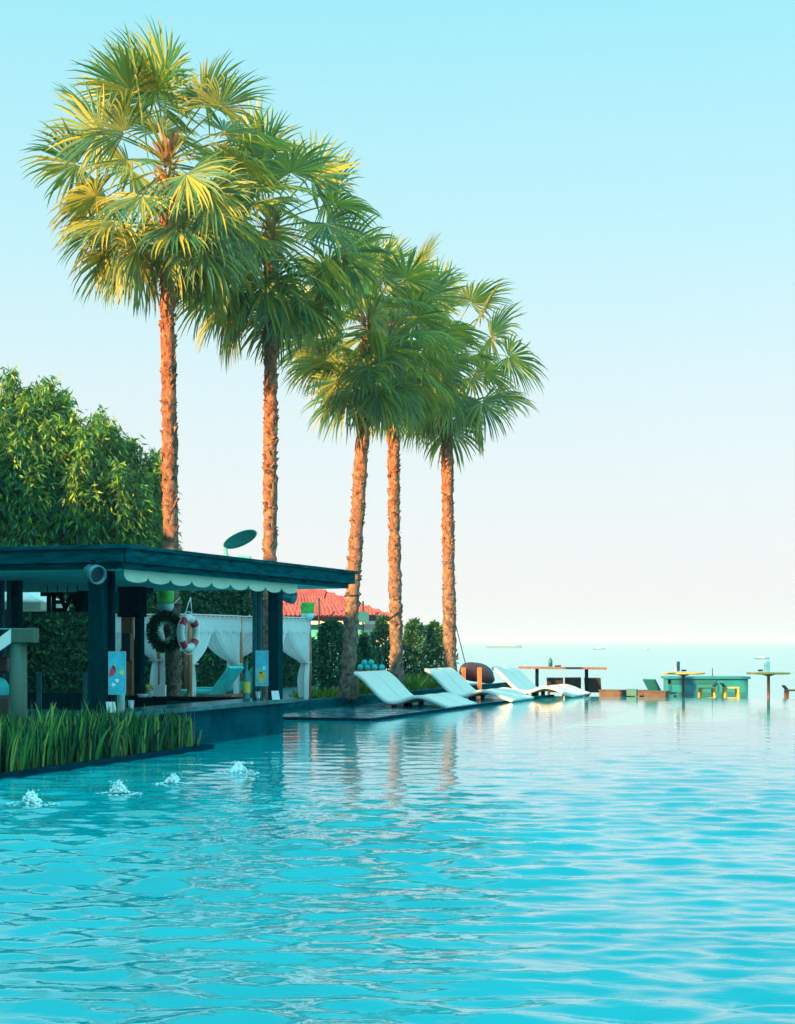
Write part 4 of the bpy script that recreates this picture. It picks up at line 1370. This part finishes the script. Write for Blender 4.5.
# towels behind the loungers
p = at(371, 641, 36.6); p.z = .15
t = thing('towel_stand', 'small wooden stand behind the nearest loungers', 'stand', p)
b = MB(); b.box(p + Vector((0, 0, .56)), (.36, .2, .025), bev=.005); b.build('top', M['wood_brown'], t)
for sx in (-.3, .3):
    for sy in (-.15, .15):
        b = MB(); b.box(p + Vector((sx, sy, .267)), (.025, .025, .267)); b.build('leg', M['wood_brown'], t)
t = thing('towel_pile', 'pile of rolled teal towels on the wooden stand', 'towels', p + Vector((0, 0, .585)))
for k, (x, z) in enumerate(((-.24, .065), (-.08, .065), (.08, .065), (.25, .06), (-.15, .17), (.0, .175))):
    b = MB(); c = p + Vector((x, -.17, .585 + z)); b.tube([c, c + Vector((0, .34, 0))], .07, 12); b.build('towel', M['teal_cloth'], t)

# ------------------------------------------------------------------ dark hull on two posts, guy rope
def hull():
    c = at(477, 674, 43.6)
    zg = -.45
    t = thing('canoe', 'dark maroon upturned canoe hull behind two timber posts', 'canoe', (c.x, c.y, c.z - .33))
    rows = []
    n, m = 22, 16
    for i in range(n + 1):
        f = i / n; x = -1 + 2 * f
        r = max(.02, (1 - abs(x) ** 3.2)) ** .55
        cx = c + Vector((x * .5, .25 * x, -.06 * x - .10 * max(0, x) ** 2))
        rows.append([cx + Vector((0, math.cos(2 * math.pi * k / m) * .2 * r, math.sin(2 * math.pi * k / m) * .29 * r * (1.0 if math.sin(2 * math.pi * k / m) > 0 else .75))) for k in range(m + 1)])
    b = MB(); b.grid(rows); b.build('hull', M['maroon'], t)
    b = MB(); b.tube([r_[m // 4] + Vector((0, 0, .004)) for r_ in rows[1:-1]], .018, 6); b.build('keel', M['kiosk_dark'], t)
    for k, (px, lb) in enumerate(((463.5, 'orange-brown timber post in front of the canoe, nearer the last palm'), (479.5, 'orange-brown timber post in front of the canoe, near its rounded end'))):
        q = at(px, 667.5, 43.2); z0 = -.45
        b = MB(); b.box((q.x, q.y, (q.z + z0) / 2), (.06, .06, (q.z - z0) / 2), bev=.008)
        tag(b.build('timber_post', M['wood_orange']), lb, 'post')
    b = MB(); b.tube([at(452, 610, 40.9), at(465.5, 664, 43.1)], .012, 6); tag(b.build('guy_rope', M['cable']), 'thin dark rope slanting from the last palm to the canoe', 'rope')


hull()

# ------------------------------------------------------------------ seaside furniture
ZL = -.45
def long_table():
    D0 = 44.5; a_, b_ = at(519, 667.5, D0), at(606, 668.5, D0)
    t = thing('bar_table', 'long narrow wooden bar table facing the sea', 'table', ((a_.x + b_.x) / 2, D0, ZL))
    b = MB(); b.span(a_, b_, .22, .028, bev=.006); b.build('tabletop', M['wood_brown'], t)
    for px in (537, 586.5):
        q = at(px, 668, D0); b = MB(); b.box((q.x, q.y, (q.z + ZL) / 2), (.045, .045, (q.z - ZL) / 2 - .02), bev=.006); b.build('leg', M['dark_timber'], t)
    p = at(550.5, 666.5, D0); b = MB(); b.lathe(p, [(0, 0), (.055, 0), (.055, .17), (.03, .2), (.03, .235), (0, .235)], 14); tag(b.build('jar', M['kiosk_dark']), 'dark jar standing on the long bar table', 'jar')
    p = at(558, 666.7, D0); b = MB(); b.lathe(p, [(0, 0), (.08, 0), (.09, .035), (.075, .04), (0, .02)], 14); tag(b.build('ashtray', M['black']), 'small black ashtray beside the jar on the long table', 'ashtray')


long_table()


def low_chair(p, s, label, ang, m='wood_dark'):
    """slatted low chair: sloping back, seat, four legs"""
    p = Vector(p)
    ex = Vector((math.cos(ang), math.sin(ang), 0)); ey = Vector((-ex.y, ex.x, 0))
    t = thing('beach_chair', label, 'chair', p, 'low wooden chairs at the sea edge')
    b = MB()
    for k in range(5):
        b.box(p + ex * (-.2 + .1 * k) * s + Vector((0, 0, (.46 + .01 * k) * s)), (.049 * s, .25 * s, .022), ex, ey)
    b.build('seat', M[m], t)
    e2_ = (ex * -.5 + Vector((0, 0, .75))).normalized(); n2 = e2_.cross(ey)
    b = MB()
    for k in range(5):
        b.box(p + ex * -.26 * s + e2_ * (.06 + .1 * k) * s + Vector((0, 0, .46 * s)), (.049 * s, .25 * s, .022), e2_, ey, n2)
    b.build('backrest', M[m], t)
    for sx in (-.22, .22):
        for sy in (-.22, .22):
            b = MB(); b.box(p + ex * sx * s + ey * sy * s + Vector((0, 0, .22 * s)), (.025 * s, .025 * s, .22 * s), ex, ey); b.build('leg', M[m], t)


for px, d, lb, an in ((556, 45.4, 'low dark chair under the long table, nearest its seaward left leg', 4.55), (573, 45.8, 'low brown chair in the middle under the long table', 4.6), (594, 45.2, 'low dark chair under the right end of the long table', 4.5)):
    q = at(px, 641, d); q.z = ZL; low_chair(q, .92, lb, an - math.pi)
q = at(664, 641, 42.4); q.z = ZL; low_chair(q, .95, 'blue-grey low chair beside the timber step, in front of the teal kiosk', .55, 'kiosk_dark')

# timber steps on the pool edge
def step(px0, px1, y0, D0, dep, label, m):
    a_, b_ = at(px0, y0, D0), at(px1, y0, D0)
    t = thing('timber_step', label, 'step', ((a_.x + b_.x) / 2, D0, -.45), 'timber steps on the far pool edge')
    b = MB()
    c = (a_ + b_) / 2
    b.box((c.x, c.y, (c.z - .45) / 2), ((b_.x - a_.x) / 2 - .02, dep / 2 - .02, (c.z + .45) / 2 - .03), A, U); b.build('core', M[m], t)
    b = MB()
    for k in range(4):
        b.box(Vector((c.x, c.y, c.z - .015)) + U * (-dep / 2 + dep * (k + .5) / 4), ((b_.x - a_.x) / 2, dep / 8 - .006, .015), A, U, bev=.004)
    b.build('planks', M['step_wood'], t)


step(600, 646, 689.8, 41.2, .5, 'long low timber step left of the blue-grey chair', 'step_wood')
step(645, 668, 690.8, 40.5, .6, 'short timber step end with dark side at the pool edge', 'step_wood')
q = at(632, 692.5, 40.4); b = MB(); b.box((q.x, q.y - .02, q.z), (.13, .08, .09), A, U, bev=.01); tag(b.build('step_light_box', M['kiosk_dark']), 'small dark box set against the long timber step', 'box')


def round_table(px, py, D0, items, label, wide):
    c = at(px, py, D0); zt = c.z
    t = thing('high_table', label, 'table', (c.x, c.y, ZL), 'tall round tables at the sea edge')
    b = MB(); b.lathe((c.x, c.y, zt - .045), [(0, 0), (wide - .05, 0), (wide, .015), (wide, .04), (wide - .02, .048), (0, .048)], 36); b.build('tabletop', M['wood_yellow'], t)
    b = MB(); b.lathe((c.x, c.y, ZL), [(.28, 0), (.28, .02), (.05, .05), (.04, .1), (.04, zt - ZL - .1), (.2, zt - ZL - .048), (0, zt - ZL - .046)], 16); b.build('pedestal', M['wood_brown'], t)


round_table(683.5, 672.5, 42.6, 0, 'tall round table standing before the teal kiosk', .57)
round_table(768.5, 672.5, 42.0, 0, 'tall round table right of the teal kiosk', .57)
def holder(px, py, D0, label, m1, m2):
    p = at(px, py, D0); t = thing('napkin_holder', label, 'napkin holder', p)
    b = MB(); b.box(p + Vector((-.035, 0, .11)), (.03, .05, .11), bev=.006); b.build('card', M[m2], t)
    b = MB(); b.box(p + Vector((.035, 0, .13)), (.035, .05, .13), bev=.008); b.build('case', M[m1], t)


holder(677, 671.3, 42.55, 'dark teal napkin holder on the table before the kiosk', 'kiosk_dark', 'white_card')
holder(767, 671.3, 41.95, 'pale napkin holder on the table right of the kiosk', 'globe', 'white_card')
for px, D0, lb in ((684, 42.4, 'small dark ashtray on the table before the kiosk'), (760.5, 41.8, 'small dark ashtray on the table right of the kiosk')):
    p = at(px, 671.3, D0); b = MB(); b.lathe(p, [(0, 0), (.06, 0), (.075, .04), (.06, .045), (0, .02)], 14); tag(b.build('ashtray', M['black']), lb, 'ashtray')


def stool(px, py, D0, label, flip, m='wood_yellow'):
    c = at(px, py, D0); zs = c.z; c.z = ZL
    t = thing('bar_stool', label, 'stool', c, 'stools at the sea edge')
    h = zs - ZL
    b = MB(); b.box((c.x, c.y, zs - .02), (.2, .17, .022), bev=.012); b.build('seat', M[m], t)
    for sx in (-1, 1):
        for sy in (-1, 1):
            b = MB(); b.span((c.x + sx * .17, c.y + sy * .13, zs - .03), (c.x + sx * .2, c.y + sy * .15, ZL), .026, .026); b.build('leg', M[m], t)
    b = MB(); b.span((c.x - .18, c.y - .13, zs - .3), (c.x + .18, c.y - .13, zs - .3), .015, .02); b.build('stretcher', M[m], t)
    b = MB(); b.span((c.x + flip * .16, c.y, zs - .01), (c.x + flip * .26, c.y, zs + .11), .16, .018, bev=.01); b.build('backrest', M['wood_dark'], t)


stool(707, 687, 43.2, 'yellow wooden stool in front of the kiosk, nearer the pedestal table', 1)
stool(731, 687, 43.2, 'yellow wooden stool in front of the kiosk, near its far right end', -1)
stool(793, 689.5, 42.6, 'orange-brown stool cut off by the frame edge', -1, 'wood_orange')


def kiosk():
    D0 = 46; x0, x1 = at(668, 0, D0).x, at(748, 0, D0).x; zt = at(0, 679, D0).z
    t = thing('kiosk', 'low teal kiosk counter beyond the pool edge', 'kiosk', ((x0 + x1) / 2, D0 + .4, ZL))
    b = MB(); b.box(((x0 + x1) / 2, D0 + .4, (zt + ZL) / 2), ((x1 - x0) / 2, .4, (zt - ZL) / 2), bev=.006); b.build('body', M['kiosk'], t)
    b = MB(); b.box(((x0 + x1) / 2, D0 + .4, zt + .035), ((x1 - x0) / 2 + .06, .48, .035), bev=.01); b.build('top', M['kiosk'], t)
    b = MB()
    w = (x1 - x0)
    b.box((x0 + .04, D0 - .012, (zt + ZL) / 2), (.04, .012, (zt - ZL) / 2)); b.box((x1 - .04, D0 - .012, (zt + ZL) / 2), (.04, .012, (zt - ZL) / 2))
    b.box(((x0 + x1) / 2, D0 - .012, ZL + .3), (w / 2 - .08, .012, .08)); b.box((x0 + w * .3, D0 - .012, zt - .08), (w * .3, .012, .06))
    for k in (.33, .62):
        b.box((x0 + w * k, D0 - .012, (zt + ZL) / 2 - .02), (.02, .011, (zt - ZL) / 2 - .12))
    b.build('frame', M['kiosk_dark'], t)
    b = MB(); p = at(712.5, 668, D0 + .3); b.tube([Vector((p.x, p.y, zt + .06)), p], .012, 6); b.build('mast', M['cable'], t)


kiosk()

# ------------------------------------------------------------------ boats on the sea
def boat(px, py, L, label, kind, seed=0):
    d = 4.4 * F / (py - 641.0); c = at(px, 641, d); c.z = -3.0
    name = {'ferry': 'ferry', 'sail': 'sailboat'}.get(kind, 'motor_boat')
    t = thing(name, label, 'ferry' if kind == 'ferry' else ('sailboat' if kind == 'sail' else 'boat'), c, 'boats out on the sea')
    def hull_(l, w, h, m):
        rows = []
        for i in range(13):
            f = i / 12; x = (f - .5) * l; ww = w * (1 - max(0, (f - .55) / .45) ** 2) ** .6 * .5 + .02
            top = h * (1 + .25 * f * f)
            rows.append([c + Vector((x, -ww * .3, .0 - .2)), c + Vector((x, -ww * .75, .1)), c + Vector((x, -ww, top)), c + Vector((x, 0, top)), c + Vector((x, ww, top)), c + Vector((x, ww * .75, .1)), c + Vector((x, ww * .3, -.2))])
        b = MB(); b.grid(rows, False); b.add(rows[0], [(0, 1, 2, 3, 4, 5, 6)]); b.build('hull', m, t)
    if kind == 'ferry':
        hull_(L, L * .2, L * .06, M['boat_teal'])
        b = MB(); b.box(c + Vector((-L * .06, 0, L * .12)), (L * .36, L * .085, L * .045), bev=.1); b.box(c + Vector((-L * .02, 0, L * .18)), (L * .24, L * .07, L * .022), bev=.1); b.build('cabin', M['boat_white'], t)
        b = MB(); b.box(c + Vector((L * .1, 0, L * .12)), (L * .18, L * .087, L * .02)); b.build('window', M['boat_teal'], t)
        b = MB(); b.box(c + Vector((-L * .3, 0, L * .172)), (L * .1, L * .08, .1)); b.build('awning', M['boat_teal'], t)
    elif kind == 'sail':
        hull_(L, L * .25, L * .1, M['boat_white'])
        b = MB(); b.tube([c, c + Vector((0, 0, L * 1.3))], L * .012, 6); b.build('mast', M['boat_white'], t)
        b = MB(); b.add([c + Vector((.1, 0, L * .16)), c + Vector((-L * .42, 0, L * .16)), c + Vector((.05, 0, L * 1.28)), c + Vector((-L * .15, .3, L * .6))], [(0, 1, 3), (0, 3, 2), (1, 2, 3)])
        b.build('sail', M['boat_white'], t, solid=.05)
    else:
        hull_(L, L * .3, L * .11, M['boat_teal'])
        b = MB(); b.box(c + Vector((-L * .05, 0, L * .17)), (L * .2, L * .11, L * .07), bev=.05); b.build('cabin', M['boat_white'], t)
        b = MB(); b.box(c + Vector((-L * .05, 0, L * .29)), (L * .24, L * .12, L * .018)); b.build('awning', M['boat_teal'], t)


boat(504, 648.2, 22, 'white ferry with upper deck on the horizon', 'ferry')
boat(599, 649.8, 6, 'small white boat between the ferry and the sailboat', 'motor')
boat(645, 650.5, 3.6, 'tiny white boat just below the far sailboat', 'motor')
boat(762, 659.5, 3.6, 'white boat above the table right of the kiosk', 'motor')
boat(670, 642.8, 20, 'distant white sailboat on the hazy horizon', 'sail')

# ------------------------------------------------------------------ light
AZ = math.atan2(-.72, -.69)          # x, y of the direction towards the sun
ELEV = R(20)
sd = Vector((math.sin(AZ) * math.cos(ELEV), math.cos(AZ) * math.cos(ELEV), math.sin(ELEV)))
sun = bpy.data.lights.new('sun', 'SUN'); sun.energy = 5.0; sun.angle = R(.5); sun.color = (1.0, .56, .18)
so = bpy.data.objects.new('sun', sun); COL.objects.link(so); so.rotation_euler = sd.to_track_quat('Z', 'Y').to_euler(); so.location = (-20, -10, 20)

w = bpy.data.worlds.new('World'); sc.world = w; w.use_nodes = True
nt = w.node_tree; N, L = nt.nodes, nt.links
bg = N['Background']
sky = N.new('ShaderNodeTexSky'); sky.sky_type = 'NISHITA'; sky.sun_disc = False; sky.sun_elevation = ELEV; sky.sun_rotation = AZ
sky.air_density = 1.2; sky.dust_density = 2.0; sky.ozone_density = 1.5
tc = N.new('ShaderNodeTexCoord'); sx = N.new('ShaderNodeSeparateXYZ'); L.new(tc.outputs['Generated'], sx.inputs[0])
cr = N.new('ShaderNodeValToRGB'); el = cr.color_ramp.elements
stops = [(0.0, (.90, .92, .93)), (.012, (.91, .915, .93)), (.06, (.87, .905, .93)), (.15, (.74, .90, .945)), (.25, (.54, .89, .965)), (.37, (.36, .85, .955)), (.5, (.12, .86, 1.0)), (1.0, (.12, .76, .95))]
while len(el) < len(stops): el.new(.5)
for e, (p, c) in zip(el, stops): e.position = p; e.color = (*c, 1)
L.new(sx.outputs['Z'], cr.inputs['Fac'])
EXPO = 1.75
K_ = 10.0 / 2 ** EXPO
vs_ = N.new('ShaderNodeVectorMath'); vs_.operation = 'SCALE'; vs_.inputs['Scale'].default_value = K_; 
# sky outside the view made brighter and teal to lift and tint the shade
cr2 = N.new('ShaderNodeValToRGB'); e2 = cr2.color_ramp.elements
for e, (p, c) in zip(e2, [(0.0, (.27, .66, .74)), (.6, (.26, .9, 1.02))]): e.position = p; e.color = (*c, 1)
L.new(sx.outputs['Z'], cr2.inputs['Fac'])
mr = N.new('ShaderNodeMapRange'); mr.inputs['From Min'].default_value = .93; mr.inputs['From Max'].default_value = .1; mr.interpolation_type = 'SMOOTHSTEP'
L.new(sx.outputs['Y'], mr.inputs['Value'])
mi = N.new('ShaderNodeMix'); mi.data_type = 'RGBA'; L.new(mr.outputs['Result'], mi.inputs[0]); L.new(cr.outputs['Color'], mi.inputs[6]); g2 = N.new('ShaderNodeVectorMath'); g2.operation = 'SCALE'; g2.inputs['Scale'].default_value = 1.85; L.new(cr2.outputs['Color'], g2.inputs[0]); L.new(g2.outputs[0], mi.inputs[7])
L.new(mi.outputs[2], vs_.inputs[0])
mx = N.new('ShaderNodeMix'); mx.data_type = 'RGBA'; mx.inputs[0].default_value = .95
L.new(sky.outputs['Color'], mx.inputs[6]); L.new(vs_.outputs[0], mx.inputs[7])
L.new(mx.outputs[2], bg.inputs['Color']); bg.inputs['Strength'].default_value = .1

# sea haze: one even box of air round camera and scene
hz = bpy.data.materials.new('haze'); hz.use_nodes = True; hn = hz.node_tree; hn.nodes.clear()
ho = hn.nodes.new('ShaderNodeOutputMaterial'); pv = hn.nodes.new('ShaderNodeVolumePrincipled')
pv.inputs['Color'].default_value = (.64, .80, 1.0, 1); pv.inputs['Density'].default_value = 4.5e-4; pv.inputs['Anisotropy'].default_value = 0
hn.links.new(pv.outputs[0], ho.inputs['Volume'])
mb = MB(); mb.box((0, 7400, 5.5), (9500, 7900, 9.8)); tag(mb.build('haze', hz, loc=(0, 0, 0)), 'pale haze over the sea', 'haze', kind='stuff')

# ------------------------------------------------------------------ camera
cam = bpy.data.cameras.new('camera'); co = bpy.data.objects.new('camera', cam); COL.objects.link(co)
co.location = (0, 0, HC); co.rotation_euler = (math.pi / 2, 0, 0)
cam.sensor_fit = 'VERTICAL'; cam.sensor_height = 36; cam.lens = F / 1024 * 36
cam.shift_y = (641 - 512) / 1024
cam.clip_end = 30000; cam.clip_start = .1
sc.camera = co
sc.view_settings.view_transform = 'Standard'; sc.view_settings.look = 'None'; sc.view_settings.gamma = 1
sc.view_settings.exposure = EXPO; sc.view_settings.use_curve_mapping = False
sc.render.resolution_x, sc.render.resolution_y = 795, 1024
sc.cycles.max_bounces = 8; sc.cycles.transparent_max_bounces = 12
